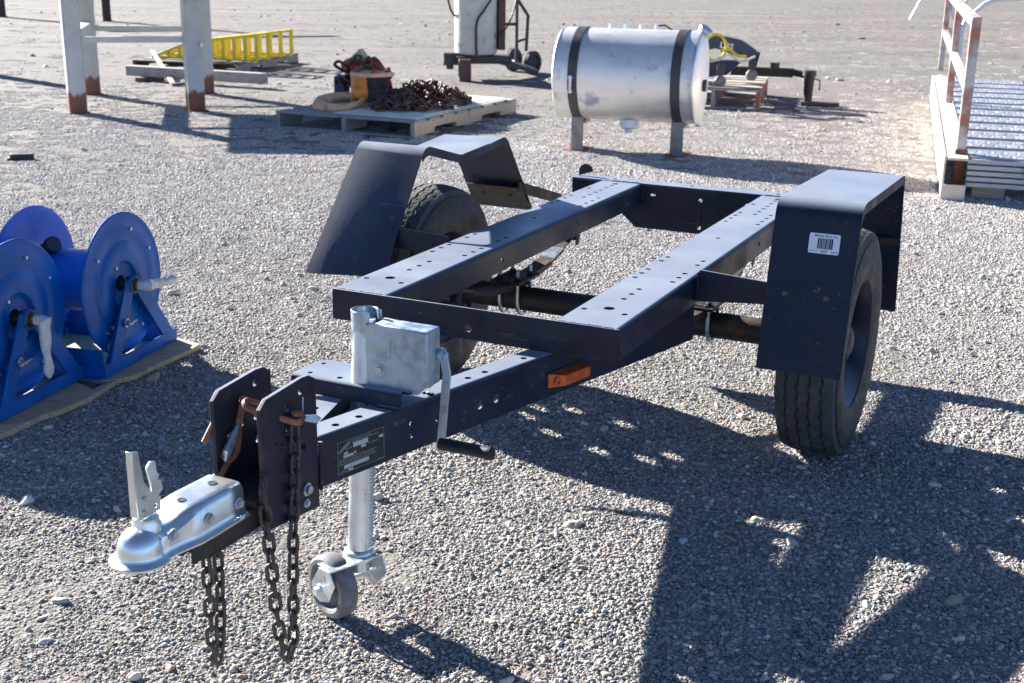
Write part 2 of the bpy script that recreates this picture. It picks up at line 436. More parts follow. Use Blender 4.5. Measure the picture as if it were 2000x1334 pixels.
# ------------------------------------------------------------------ ground
def ground_material():
    m = bpy.data.materials.new('gravel_ground'); m.use_nodes = True
    N, L = m.node_tree.nodes, m.node_tree.links
    b = N['Principled BSDF']; b.inputs['Roughness'].default_value = 0.9; b.inputs['Specular IOR Level'].default_value = 0.25
    tc = N.new('ShaderNodeTexCoord')
    def vor(sc):
        n = N.new('ShaderNodeTexVoronoi'); n.inputs['Scale'].default_value = sc; L.new(tc.outputs['Object'], n.inputs['Vector']); return n
    def noise(sc, det=5, src=None):
        n = N.new('ShaderNodeTexNoise'); n.inputs['Scale'].default_value = sc; n.inputs['Detail'].default_value = det
        L.new(src or tc.outputs['Object'], n.inputs['Vector']); return n
    v1, v2 = vor(95), vor(38)
    ramp = N.new('ShaderNodeValToRGB')
    cr = ramp.color_ramp; cr.interpolation = 'LINEAR'
    cols = [(0.0, (.098, .089, .081)), (.25, (.154, .139, .126)), (.5, (.188, .170, .152)), (.75, (.208, .181, .154)), (1.0, (.285, .264, .238))]
    cr.elements[0].position, cr.elements[0].color = cols[0][0], (*cols[0][1], 1)
    cr.elements[1].position, cr.elements[1].color = cols[-1][0], (*cols[-1][1], 1)
    for p_, c_ in cols[1:-1]:
        e = cr.elements.new(p_); e.color = (*c_, 1)
    sep = N.new('ShaderNodeSeparateColor'); L.new(v1.outputs['Color'], sep.inputs[0])
    sep2 = N.new('ShaderNodeSeparateColor'); L.new(v2.outputs['Color'], sep2.inputs[0])
    mixv = N.new('ShaderNodeMix'); mixv.data_type = 'FLOAT'; mixv.inputs[0].default_value = 0.5
    L.new(sep.outputs[0], mixv.inputs[2]); L.new(sep2.outputs[1], mixv.inputs[3])
    L.new(mixv.outputs[0], ramp.inputs[0])
    # broad patches: dusty warm / grey, plus wheel-rut streaks that run across the yard
    big = noise(0.55, 6)
    mp = N.new('ShaderNodeMapping'); mp.inputs['Scale'].default_value = (0.10, 0.9, 1); mp.inputs['Rotation'].default_value = (0, 0, R(8))
    L.new(tc.outputs['Object'], mp.inputs[0])
    rut = noise(1.0, 7, mp.outputs[0])
    r1 = N.new('ShaderNodeMapRange'); r1.inputs['From Min'].default_value = .35; r1.inputs['From Max'].default_value = .65
    r1.inputs['To Min'].default_value = .84; r1.inputs['To Max'].default_value = 1.12; L.new(big.outputs[0], r1.inputs[0])
    mul = N.new('ShaderNodeMix'); mul.data_type = 'RGBA'; mul.blend_type = 'MULTIPLY'; mul.inputs[0].default_value = 1
    L.new(ramp.outputs[0], mul.inputs[6]); L.new(r1.outputs[0], mul.inputs[7])
    spx = N.new('ShaderNodeSeparateXYZ'); L.new(tc.outputs['Object'], spx.inputs[0])
    far = N.new('ShaderNodeMapRange'); far.inputs['From Min'].default_value = 15; far.inputs['From Max'].default_value = 26
    L.new(spx.outputs[1], far.inputs[0])
    dust = N.new('ShaderNodeMix'); dust.data_type = 'RGBA'; dust.inputs[7].default_value = (.195, .168, .146, 1)
    r3 = N.new('ShaderNodeMapRange'); r3.inputs['From Min'].default_value = .42; r3.inputs['From Max'].default_value = .62; r3.inputs['To Max'].default_value = .75
    L.new(rut.outputs[0], r3.inputs[0])
    dm = N.new('ShaderNodeMath'); dm.operation = 'MULTIPLY'; L.new(r3.outputs[0], dm.inputs[0]); L.new(far.outputs[0], dm.inputs[1])
    L.new(dm.outputs[0], dust.inputs[0]); L.new(mul.outputs[2], dust.inputs[6])
    L.new(dust.outputs[2], b.inputs['Base Color'])
    # relief: grit, small stones, and ruts far away
    inv = N.new('ShaderNodeMath'); inv.operation = 'SUBTRACT'; inv.inputs[0].default_value = 1; L.new(v1.outputs['Distance'], inv.inputs[1])
    inv2 = N.new('ShaderNodeMath'); inv2.operation = 'SUBTRACT'; inv2.inputs[0].default_value = 1; L.new(v2.outputs['Distance'], inv2.inputs[1])
    b1 = N.new('ShaderNodeBump'); b1.inputs['Strength'].default_value = 0.7; b1.inputs['Distance'].default_value = 0.006; L.new(inv.outputs[0], b1.inputs['Height'])
    b2 = N.new('ShaderNodeBump'); b2.inputs['Strength'].default_value = 0.6; b2.inputs['Distance'].default_value = 0.010; L.new(inv2.outputs[0], b2.inputs['Height'])
    L.new(b1.outputs[0], b2.inputs['Normal'])
    n5 = noise(5.5, 8)
    fm = N.new('ShaderNodeMath'); fm.operation = 'MULTIPLY'; L.new(n5.outputs[0], fm.inputs[0]); L.new(far.outputs[0], fm.inputs[1])
    rm = N.new('ShaderNodeMath'); rm.operation = 'MULTIPLY'; L.new(rut.outputs[0], rm.inputs[0]); rm.inputs[1].default_value = 3.4
    ra_ = N.new('ShaderNodeMath'); ra_.operation = 'ADD'; L.new(rm.outputs[0], ra_.inputs[0]); L.new(n5.outputs[0], ra_.inputs[1])
    fm2 = N.new('ShaderNodeMath'); fm2.operation = 'MULTIPLY'; L.new(ra_.outputs[0], fm2.inputs[0]); L.new(far.outputs[0], fm2.inputs[1])
    b3 = N.new('ShaderNodeBump'); b3.inputs['Strength'].default_value = 0.5; b3.inputs['Distance'].default_value = 0.14; L.new(fm2.outputs[0], b3.inputs['Height'])
    L.new(b2.outputs[0], b3.inputs['Normal'])
    L.new(b3.outputs[0], b.inputs['Normal'])
    MATS['ground'] = m
ground_material()
mb = MB()
mb.add([(-600, -300, 0), (600, -300, 0), (600, 900, 0), (-600, 900, 0)], [(0, 1, 2, 3)])
g = mb.build('ground', 'ground', recalc=False)
tag(g, 'flat grey-brown gravel yard with wheel ruts far back', None, kind='structure')

def pebble_material():
    m = bpy.data.materials.new('pebble'); m.use_nodes = True
    N, L = m.node_tree.nodes, m.node_tree.links
    b = N['Principled BSDF']; b.inputs['Roughness'].default_value = 0.75; b.inputs['Specular IOR Level'].default_value = 0.3
    at = N.new('ShaderNodeAttribute'); at.attribute_type = 'INSTANCER'; at.attribute_name = 'tint'
    ge = N.new('ShaderNodeNewGeometry')
    ramp = N.new('ShaderNodeValToRGB'); cr = ramp.color_ramp; cr.interpolation = 'CONSTANT'
    pal = [(.36, .31, .285), (.27, .26, .255), (.40, .365, .33), (.21, .205, .21), (.46, .425, .38), (.33, .25, .195), (.36, .34, .31),
           (.50, .48, .455), (.24, .27, .275), (.40, .30, .235), (.30, .285, .265), (.155, .15, .155), (.44, .40, .345), (.58, .56, .53), (.29, .275, .26)]
    while len(cr.elements) < len(pal): cr.elements.new(.5)
    for k, c in enumerate(pal):
        cr.elements[k].position = k / len(pal); cr.elements[k].color = (*c, 1)
    L.new(ge.outputs['Random Per Island'], ramp.inputs[0])
    tc = N.new('ShaderNodeTexCoord'); n = N.new('ShaderNodeTexNoise'); n.inputs['Scale'].default_value = 260; n.inputs['Detail'].default_value = 4
    L.new(tc.outputs['Object'], n.inputs['Vector'])
    r1 = N.new('ShaderNodeMapRange'); r1.inputs['From Min'].default_value = .3; r1.inputs['From Max'].default_value = .7
    r1.inputs['To Min'].default_value = .94; r1.inputs['To Max'].default_value = 1.34; L.new(n.outputs[0], r1.inputs[0])
    mul = N.new('ShaderNodeMix'); mul.data_type = 'RGBA'; mul.blend_type = 'MULTIPLY'; mul.inputs[0].default_value = 1
    L.new(ramp.outputs[0], mul.inputs[6]); L.new(r1.outputs[0], mul.inputs[7])
    mu2 = N.new('ShaderNodeMix'); mu2.data_type = 'RGBA'; mu2.blend_type = 'MULTIPLY'; mu2.inputs[0].default_value = 1
    L.new(mul.outputs[2], mu2.inputs[6]); L.new(at.outputs['Color'], mu2.inputs[7]); L.new(mu2.outputs[2], b.inputs['Base Color'])
    MATS['pebble'] = m
pebble_material()

def pebble_arrays(rs, subdiv):
    """a handful of lumpy unit pebbles as (verts, faces) arrays."""
    out = []
    for k in range(10):
        bm = bmesh.new(); bmesh.ops.create_icosphere(bm, subdivisions=subdiv, radius=1.0)
        V = np.array([v.co[:] for v in bm.verts]); F = np.array([[v.index for v in f.verts] for f in bm.faces]); bm.free()
        d = np.zeros(len(V))
        for j in range(5):
            w = rs.normal(0, 1.15, 3); d += .13 * np.sin(V @ w + rs.uniform(0, 6.28))
        for j in range(4):      # worn flat facets
            w = rs.normal(0, 1, 3); w /= np.linalg.norm(w); pr = V @ w
            d -= np.clip(pr - rs.uniform(.55, .8), 0, 1) * .8
        out.append((V * (1 + d)[:, None], F))
    return out

def gravel():
    rs = np.random.RandomState(11)
    unit = pebble_arrays(rs, 2); unit_f = pebble_arrays(rs, 3)
    def rotm(n):
        a, b_, c = rs.normal(0, .4, n), rs.normal(0, .4, n), rs.uniform(0, 2 * PI, n)
        M = np.zeros((n, 3, 3))
        for i in range(n): M[i] = np.array(Euler((a[i], b_[i], c[i])).to_matrix())
        return M
    src = []
    def make_src(V, F):
        me = bpy.data.meshes.new('gravel_patch'); me.from_pydata(V.tolist(), [], F.tolist()); me.materials.append(MATS['pebble'])
        me.polygons.foreach_set('use_smooth', [True] * len(me.polygons)); me.update()
        src.append(bpy.data.objects.new('gravel_patch', me))
    NP, PR = 7, .06
    for k in range(NP):
        n = 680
        rr_ = PR * np.sqrt(rs.uniform(0, 1, n)); aa = rs.uniform(0, 2 * PI, n)
        sz = np.clip(np.exp(rs.normal(math.log(.00185), .48, n)), .0009, .0058)
        M = rotm(n); VV, FF, o = [], [], 0
        for i in range(n):
            V, F = unit[rs.randint(10)]
            v = (V * (sz[i] * np.array([rs.uniform(.95, 1.5), rs.uniform(.75, 1.1), rs.uniform(.55, .95)]))) @ M[i].T
            v += np.array([rr_[i] * math.cos(aa[i]), rr_[i] * math.sin(aa[i]), sz[i] * rs.uniform(-.1, .75)])
            VV.append(v); FF.append(F + o); o += len(V)
        make_src(np.concatenate(VV), np.concatenate(FF))
    for k in range(8): make_src(*unit_f[k])
    P, S, Rt, Vr, C_ = [], [], [], [], []
    def band(y0, y1, sc, spread=1.0):
        sp = .098 * sc * spread; y = y0; row = 0
        while y < y1:
            hw = y * .43 + .42; x = -hw + (sp / 2 if row % 2 else 0)
            while x < hw:
                fx = math.sin(x * 1.9 + 1.2 * math.sin(y * 1.1)) * math.sin(y * 2.3 + 1.7 * math.sin(x * .9 + 2)) + .5 * math.sin(x * 6.1 + y * 4.7)
                if y > 7.6 and rs.uniform() < (y - 7.6) / 7.4:
                    x += sp; continue
                k_ = sc * (1.06 + .16 * fx); zz = -.0011 * max(0, -fx)
                P.append((x + rs.uniform(-.2, .2) * sp, y + rs.uniform(-.2, .2) * sp, zz + rs.uniform(-.0015, .0012) * sc)); S.append((k_ * 1.04, k_ * 1.04, k_ * rs.uniform(.75, 1.0)))
                Rt.append((0, 0, rs.uniform(0, 2 * PI))); Vr.append(rs.randint(NP))
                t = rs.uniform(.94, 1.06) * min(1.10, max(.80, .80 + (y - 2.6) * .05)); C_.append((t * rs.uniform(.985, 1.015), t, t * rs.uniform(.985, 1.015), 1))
                x += sp
            y += sp * .866; row += 1
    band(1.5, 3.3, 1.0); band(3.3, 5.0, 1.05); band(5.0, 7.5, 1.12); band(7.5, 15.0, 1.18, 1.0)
    # farther back the patches thin out at random and the ground material takes over
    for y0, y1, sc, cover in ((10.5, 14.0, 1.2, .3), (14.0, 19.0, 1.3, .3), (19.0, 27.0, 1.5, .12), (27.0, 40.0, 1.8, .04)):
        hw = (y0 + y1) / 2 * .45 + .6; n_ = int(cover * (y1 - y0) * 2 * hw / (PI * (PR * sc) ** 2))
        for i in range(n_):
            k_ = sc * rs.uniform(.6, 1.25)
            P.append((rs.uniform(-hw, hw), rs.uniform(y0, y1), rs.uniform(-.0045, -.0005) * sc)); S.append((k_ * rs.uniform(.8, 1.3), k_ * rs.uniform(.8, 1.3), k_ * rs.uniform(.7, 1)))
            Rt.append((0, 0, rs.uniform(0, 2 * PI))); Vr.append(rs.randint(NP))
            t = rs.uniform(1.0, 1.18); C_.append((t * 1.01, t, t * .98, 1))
    def singles(y0, y1, dens, smean, smax):
        hw = (y0 + y1) / 2 * .43 + .5; n = int(dens * (y1 - y0) * 2 * hw)
        for i in range(n):
            s = min(smax, math.exp(rs.normal(math.log(smean), .33)))
            P.append((rs.uniform(-hw, hw), rs.uniform(y0, y1), s * rs.uniform(.05, .4))); S.append((s * rs.uniform(1, 1.5), s * rs.uniform(.8, 1.1), s * rs.uniform(.55, .9)))
            Rt.append((rs.normal(0, .25), rs.normal(0, .25), rs.uniform(0, 2 * PI))); Vr.append(NP + rs.randint(8))
            t = min(1.25, math.exp(rs.normal(-.08, .25))); w = rs.normal(0, .05); C_.append((t * (1 + w), t, t * (1 - w), 1))
    singles(1.5, 3.3, 210, .0058, .012); singles(3.3, 5.5, 110, .0068, .014); singles(5.5, 9.0, 40, .008, .018); singles(9.0, 16.0, 3.5, .011, .025); singles(16, 34, .45, .022, .05)
    singles(1.5, 3.2, 9, .015, .022); singles(3.2, 6.0, 4, .016, .026)
    n = len(P)
    me = bpy.data.meshes.new('gravel'); me.vertices.add(n)
    me.vertices.foreach_set('co', np.array(P, np.float32).ravel())
    a = me.attributes.new('scl', 'FLOAT_VECTOR', 'POINT'); a.data.foreach_set('vector', np.array(S, np.float32).ravel())
    a = me.attributes.new('rot', 'FLOAT_VECTOR', 'POINT'); a.data.foreach_set('vector', np.array(Rt, np.float32).ravel())
    a = me.attributes.new('var', 'INT', 'POINT'); a.data.foreach_set('value', np.array(Vr, np.int32))
    a = me.attributes.new('tint', 'FLOAT_COLOR', 'POINT'); a.data.foreach_set('color', np.array(C_, np.float32).ravel())
    ob = bpy.data.objects.new('gravel', me); COL.objects.link(ob)
    me.materials.append(MATS['pebble'])
    ng = bpy.data.node_groups.new('gravel_scatter', 'GeometryNodeTree')
    ng.interface.new_socket('Geometry', in_out='INPUT', socket_type='NodeSocketGeometry')
    ng.interface.new_socket('Geometry', in_out='OUTPUT', socket_type='NodeSocketGeometry')
    N, L = ng.nodes, ng.links
    gi, go = N.new('NodeGroupInput'), N.new('NodeGroupOutput')
    out = None; iop_join = N.new('GeometryNodeJoinGeometry')
    def attr(nm, typ):
        a_ = N.new('GeometryNodeInputNamedAttribute'); a_.data_type = typ; a_.inputs[0].default_value = nm
        return a_.outputs[0]
    av, ar, asc = attr('var', 'INT'), attr('rot', 'FLOAT_VECTOR'), attr('scl', 'FLOAT_VECTOR')
    for k, so in enumerate(src):
        oi = N.new('GeometryNodeObjectInfo'); oi.inputs[0].default_value = so; oi.transform_space = 'ORIGINAL'
        cmp_ = N.new('FunctionNodeCompare'); cmp_.data_type = 'INT'; cmp_.operation = 'EQUAL'
        L.new(av, cmp_.inputs[2]); cmp_.inputs[3].default_value = k
        iop = N.new('GeometryNodeInstanceOnPoints')
        L.new(gi.outputs[0], iop.inputs['Points']); L.new(cmp_.outputs[0], iop.inputs['Selection']); L.new(oi.outputs['Geometry'], iop.inputs['Instance'])
        L.new(ar, iop.inputs['Rotation']); L.new(asc, iop.inputs['Scale'])
        L.new(iop.outputs[0], iop_join.inputs[0])
    L.new(iop_join.outputs[0], go.inputs[0])
    md = ob.modifiers.new('scatter', 'NODES'); md.node_group = ng
    tag(ob, 'loose grey and tan pebbles covering the yard', 'gravel', kind='stuff')
    print('gravel instances', n)
gravel()

# ------------------------------------------------------------------ trailer
TX, TY, TH = -0.114, 3.1396, -0.4443
trailer = thing('utility_trailer', 'dark navy bare-frame single-axle trailer with flat fenders and silver coupler', 'trailer', (TX, TY, 0), TH)
W, RW, ZT, ZB, LEN = 0.4176, 0.170, 0.596, 0.512, 1.985

# --- side rails: top flange with punched holes, web on the right, bottom lip
colA, colB, colC = 0.0195, 0.0765, 0.1325     # hole rows measured from the left edge of a flange
def rail(x0):
    mb = MB()
    hs = []
    r_, rb = 0.0085, 0.015
    for (c, ys) in ((colA, (.138, .518, .575, .629, .749, .806, 1.428, 1.489, 1.546, 1.607, 1.786)),
                    (colB, (.279, .337, .397, 1.145, 1.599, 1.657, 1.717, 1.772, 1.83, 1.888)),
                    (colC, (.137, .518, .574, .629, .748, .806, 1.429, 1.486, 1.547, 1.607))):
        hs += [(c, y, r_) for y in ys]
    hs += [(colB, .172, rb), (colB, 1.93, .013)]
    br = 0.012
    t = 0.006
    mb.plate([(0, 0), (RW - br, 0), (RW - br, LEN), (0, LEN)], t, Matrix.Translation((x0, 0.001, ZT - t)), hs, nh=16)
    # bend + web + lower lip as one profile swept along y
    pr = []
    for k in range(9):
        a = PI / 2 * k / 8
        pr.append((x0 + RW - br + br * math.sin(a), ZT - br + br * math.cos(a)))
    pr += [(x0 + RW, ZB)]
    inn = []
    for k in range(9):
        a = PI / 2 * k / 8
        inn.append((x0 + RW - br + (br - t) * math.sin(a), ZT - br + (br - t) * math.cos(a)))
    inn += [(x0 + RW - t, ZB)]
    poly = pr + inn[::-1]
    n = len(poly)
    # web is cut by hand so that its drilled hole is a real hole
    vs_ = [(p[0], 0.001, p[1]) for p in pr[:9]] + [(p[0], LEN, p[1]) for p in pr[:9]]
    mb.add(vs_, [(k, k + 1, 9 + k + 1, 9 + k) for k in range(8)])
    M = axes((0, 1, 0), (0, 0, 1), (1, 0, 0), (x0 + RW - t, 0.001, ZB))
    mb.plate([(0, 0), (LEN, 0), (LEN, ZT - br - ZB), (0, ZT - br - ZB)], t, M, [(.705, .037, .0085), (1.32, .04, .0085)])
    mb.box(x0 + RW - 0.04, x0 + RW - t, 0.001, LEN, ZB, ZB + t)
    return mb.build('rail', 'navy', trailer)
rail(-W).name = 'rail'
rail(W - RW)

mb = MB()
mb.plate([(-W - .001, 0), (W + .001, 0), (W + .001, ZT - ZB + .002), (-W - .001, ZT - ZB + .002)], 0.006,
         axes((1, 0, 0), (0, 0, 1), (0, -1, 0), (0, 0, ZB - .001)), [(0.0, .031, .0105)])
mb.box(-W + .004, W - .004, 0.0012, 0.05, ZB - .002, ZB + .004)
mb.build('front_crossmember', 'navy_worn', trailer, bevel=0.0012)

mb = MB()
Y0 = 1.952
mb.plate([(-.555, 0), (.555, 0), (.555, .085), (-.555, .085)], .006, Matrix.Translation((0, LEN + .003, ZT - .004)), [(-.38, .045, .009), (-.05, .045, .009), (.30, .045, .009)])
M = axes((1, 0, 0), (0, 0, 1), (0, -1, 0), (0, LEN + .009, 0))
mb.plate([(-.555, .526), (-.40, .526), (-.27, .415), (.27, .415), (.40, .526), (.555, .526), (.555, ZT - .004), (-.555, ZT - .004)], .006, M,
         [(-.20, .555, .012, .005), (0.0, .55, .008), (.19, .55, .008), (0.0, .44, .008)])
rear = mb.build('rear_crossmember', 'navy', trailer, bevel=0.0012)
mb = MB()
mb.plate([(-.03, 0)] + [(.03 * math.cos(a) if a else .03, .02 + .03 * math.sin(a)) for a in [k * PI / 10 for k in range(11)]], .008,
         axes((1, 0, 0), (0, 0, 1), (0, -1, 0), (-.516, 2.045, ZT + .002)))
mb.build('lug', 'black_under', rear)
mb = MB(); mb.tube([(0.0, 1.976, .55), (0.004, 1.972, .52), (0.0, 1.976, .46), (.0, 1.98, .442)], .004, n=6)
mb.build('wire', 'black_under', rear)

# --- tongue beams
def beam(side):
    """C channel with its web on the outside; local frame along the beam."""
    mb = MB()
    L_ = 1.46; d = Vector((.2489 * side, .9685, 0)); n = Vector((.9685 * side, -.2489, 0))
    o = Vector((.0475 * side, -.772, 0))
    t = .006; wf = .058; zt, zb = ZB - .001, .397
    def S(y): return (y + .772) / .9685
    hs = [(S(-.5012), .4638 - zb, .006), (S(-.5014), .4483 - zb, .0035), (S(-.5016), .4351 - zb, .006), (S(-.4208), .4502 - zb, .003),
          (S(-.2752), .4463 - zb, .0105), (S(-.2182), .4471 - zb, .0105), (S(-.0818), .4462 - zb, .007)]
    M = axes(d, (0, 0, 1), n, o - n * t + Vector((0, 0, zb)))
    br = .008
    mb.plate([(0, 0), (L_, 0), (L_, zt - zb - br), (0, zt - zb - br)], t, M, hs)
    top = [(S(y), .0245, .0085) for y in (-.695, -.629, -.427, -.287, -.228, -.085)]
    M2 = axes(d, -n, (0, 0, 1), o - n * br + Vector((0, 0, zt - t)))
    mb.plate([(0, 0), (L_, 0), (L_, wf), (0, wf)], t, M2, [(a, b - br + .004, c) for a, b, c in top])
    M3 = axes(d, -n, (0, 0, 1), o - n * t + Vector((0, 0, zb)))
    mb.plate([(0, 0), (L_, 0), (L_, wf), (0, wf)], t, M3)
    vs_ = []
    for s in (0, L_):
        for k in range(7):
            a = PI / 2 * k / 6
            p = o + d * s - n * br + n * br * math.sin(a)
            vs_.append((p.x, p.y, zt - br + br * math.cos(a)))
    mb.add(vs_, [(k, k + 1, 7 + k + 1, 7 + k) for k in range(6)])
    return mb.build('tongue_beam', 'navy', trailer), d, n, o
rbeam, bd, bn, bo = beam(1)
beam(-1)
# data plate on the right beam: pale boxes and rows of unreadable small print
mb = MB()
pl_w, pl_h = .137, .0735
Mp = axes(bd, (0, 0, 1), bn, Vector((.0608, -.7168, .4095)) + bn * .0004)
mb.box(0, pl_w, 0, pl_h, 0, .0012, 0, Mp)
def pbox(x0, x1, y0, y1, mi): mb.box(x0 * pl_w, x1 * pl_w, y0 * pl_h, y1 * pl_h, .0012, .0016, mi, Mp)
for x0, x1, y0, y1 in ((.33, .65, .70, .84), (.13, .66, .12, .24), (.12, .33, .47, .55), (.50, .60, .60, .68), (.89, .98, .70, .78), (.13, .22, .57, .64), (.22, .32, .02, .09), (.35, .39, .50, .57)):
    pbox(x0, x1, y0, y1, 1)
rr = random.Random(3)
for row, (x0, x1) in {.93: (.30, .70), .875: (.30, .88), .655: (.66, .87), .43: (.03, .82), .36: (.03, .78), .29: (.03, .82), .72: (.16, .30), .06: (.04, .19), .03: (.86, .98)}.items():
    x = x0
    while x < x1:
        w_ = rr.uniform(.012, .05); pbox(x, min(x + w_, x1), row - .014, row + .014, 2); x += w_ + .012
for k in range(9):   # pale emblem smudge, upper left
    pbox(.02 + .025 * k, .05 + .026 * k, .66 + .022 * k, .72 + .027 * k, 2)
for (a, b, c, d_) in ((0, 1, 0, .012), (0, 1, .988, 1), (0, .007, 0, 1), (.993, 1, 0, 1)): pbox(a, b, c, d_, 2)
mb.build('data_plate', ['plate_black', 'label_pale', 'print_pale'], rbeam)
# front hitch channel between the plates and below the coupler
mb = MB()
mb.box(-.044, .044, -1.12, -.76, .392, .399); mb.box(-.044, -.037, -1.165, -.76, .399, .4375); mb.box(.037, .044, -1.165, -.76, .399, .4375)
mb.box(-.0365, .0365, -1.19, -.78, .425, .4325)
mb.box(-.049, .049, -.985, -.78, .4385, .452)
mb.build('hitch_channel', 'black_under', trailer, bevel=.0015)
for sgn in (1, -1):
    mb = MB()
    out = [(-.968, .384), (-.785, .366), (-.785, .648), (-.808, .662), (-.832, .664), (-.950, .655), (-.972, .638)]
    hs = [(-.838, .637, .0075), (-.884, .617, .0075), (-.84, .565, .0075), (-.885, .566, .0075), (-.836, .515, .009), (-.905, .545, .007), (-.926, .553, .006)]
    M = axes((0, 1, 0), (0, 0, 1), (1, 0, 0), (.0505 if sgn > 0 else -.0605, 0, 0))
    mb.plate(out, .010, M, hs)
    hp = mb.build('hitch_plate', 'navy_worn', trailer, bevel=.0015)
    if sgn > 0: hexbolts('bolt', 'bolt', hp, [((.0605, -.8298, .4216), (1, 0, 0), .0105, .010), ((.0605, -.832, .3915), (1, 0, 0), .007, .006)])
# spring coil showing between the plates
mb = MB(); mb.tube([(.0 + .022 * math.cos(t * .55), -.885 + .0022 * t, .50 + .022 * math.sin(t * .55)) for t in range(46)], .004, n=6)
mb.build('spring', 'black_under', trailer)

# --- coupler (pressed zinc-plated A-frame socket)
def coupler():
    mb = MB()
    secs = []   # along y: half-width of the top, top z, shoulder half-width, flange half-width, flange z
    ys = [(-1.016, .040, .507, .047, .061, .441), (-1.06, .040, .508, .047, .061, .441), (-1.12, .040, .509, .047, .061, .441), (-1.15, .038, .508, .047, .060, .441),
          (-1.165, .034, .503, .044, .058, .441), (-1.178, .029, .496, .040, .055, .441), (-1.195, .027, .493, .038, .053, .442), (-1.215, .026, .494, .037, .051, .443), (-1.235, .024, .495, .036, .050, .443)]
    for y, a, zt_, bw, fl, zf in ys:
        half = [(0, zt_), (a * .6, zt_), (a * .88, zt_ - .0008), (a, zt_ - .004), (bw * .98, zt_ - .013), (bw, zf + .016), (bw + .002, zf + .008), (bw + .006, zf + .004), (fl, zf + .003), (fl, zf)]
        secs.append([(x, y, z) for x, z in half])
    n = len(secs[0]); vs_ = []
    for s in secs: vs_ += [(-x, y, z) for x, y, z in s[::-1]] + s[1:]
    m = 2 * n - 1
    fs = [(i * m + k, i * m + k + 1, (i + 1) * m + k + 1, (i + 1) * m + k) for i in range(len(secs) - 1) for k in range(m - 1)]
    mb.add(vs_, fs)
    # ball socket dome with a rim that runs into the flange
    M = Matrix.Translation((0, -1.252, .443))
    prof = [(0.0, .060), (.008, .0593), (.016, .0570), (.024, .0525), (.0305, .0462), (.0355, .0385), (.0385, .0305), (.040, .022), (.0405, .014), (.042, .008), (.046, .004), (.053, .0015), (.0545, 0), (.0545, -.004), (.040, -.004)]
    mb.lathe(prof, M, n=48)
    c = mb.build('coupler', 'zinc', trailer, angle=40, recalc=True)
    sol = c.modifiers.new('solid', 'SOLIDIFY'); sol.thickness = .003; sol.offset = -1
    return c
coup = coupler()
for y in (-1.050, -1.137):   # black discs on the coupler top, standing for the shade in bolt holes
    mb = MB(); mb.lathe([(.0088, .5096), (.0062, .5098), (.006, .5092), (0, .5091)], Matrix.Translation((0, y, 0)), n=20)
    mb.build('hole_shade_disc', 'black_rubber_hole', coup)
hexbolts('bolt', 'bolt', coup, [((.0475 * q, y, z), (q, 0, 0), .0085, .009) for y, z in ((-1.0348, .4703), (-1.1217, .4749)) for q in (1, -1)] + [((.0375 * q, -1.2085, .478), (q, 0, 0), .0085, .008) for q in (1, -1)])
mb = MB()   # latch lever and its cam, standing up
Mx = axes((0, 1, 0), (0, 0, 1), (1, 0, 0), (.009, 0, 0))
mb.plate([(-1.262, .520), (-1.205, .520), (-1.203, .545), (-1.225, .562), (-1.243, .588), (-1.252, .648), (-1.266, .652), (-1.266, .60)], .003, Mx, [(-1.218, .532, .004)])
mb.box(-.001, .0122, -1.2685, -1.2655, .528, .651)
mb.build('latch_lever', 'zinc', coup, bevel=.001)
mb = MB()
Mx = axes((0, 1, 0), (0, 0, 1), (1, 0, 0), (.004, .004, 0))
mb.plate([(-1.212, .545), (-1.196, .555), (-1.200, .572), (-1.209, .577), (-1.203, .585), (-1.209, .592), (-1.211, .612), (-1.222, .616), (-1.234, .607), (-1.230, .59), (-1.226, .572), (-1.228, .55)], .0045, Mx)
mb.build('latch_cam', 'galv_bright', coup, bevel=.001)
for y, z in ((-1.247, .556), (-1.249, .532)):
    mb = MB(); mb.cyl((.009, y, z), (.0165, y, z), .0075, .0055, n=14); mb.build('latch_pin', 'bolt', coup)
mb = MB(); mb.lathe([(.006, .520), (.020, .519), (.023, .515), (.023, .508), (.026, .502), (.027, .490)], Matrix.Translation((0, -1.232, 0)), n=24)
mb.build('latch_collar', 'zinc', coup)

# --- jack bracket (folded cross plate on the tongue beams)
mb = MB()
pz = .553
arcn = [(0, 0), (.165, 0)]
hs = [(-.135, -.525, .006), (-.145, -.455, .006), (-.055, -.525, .007), (-.025, -.485, .020, .016)]
mb.plate([(-.170, -.54), (.135, -.54), (.135, -.425), (-.150, -.425), (-.170, -.45)], .005, Matrix.Translation((0, 0, pz - .005)), hs)
prf = [(-.54 + .0, pz)] + [(-.54 - .012 * math.sin(a), pz - .012 + .012 * math.cos(a)) for a in [PI / 2 * k / 6 for k in range(1, 7)]] + [(-.552, ZB + .002)]
mb.sheet(prf[::-1], -.170, .120, .004)
mb.build('jack_bracket', 'navy', trailer)

# --- jack
jack_x, jack_y = 0.0, -.50
mb = MB()
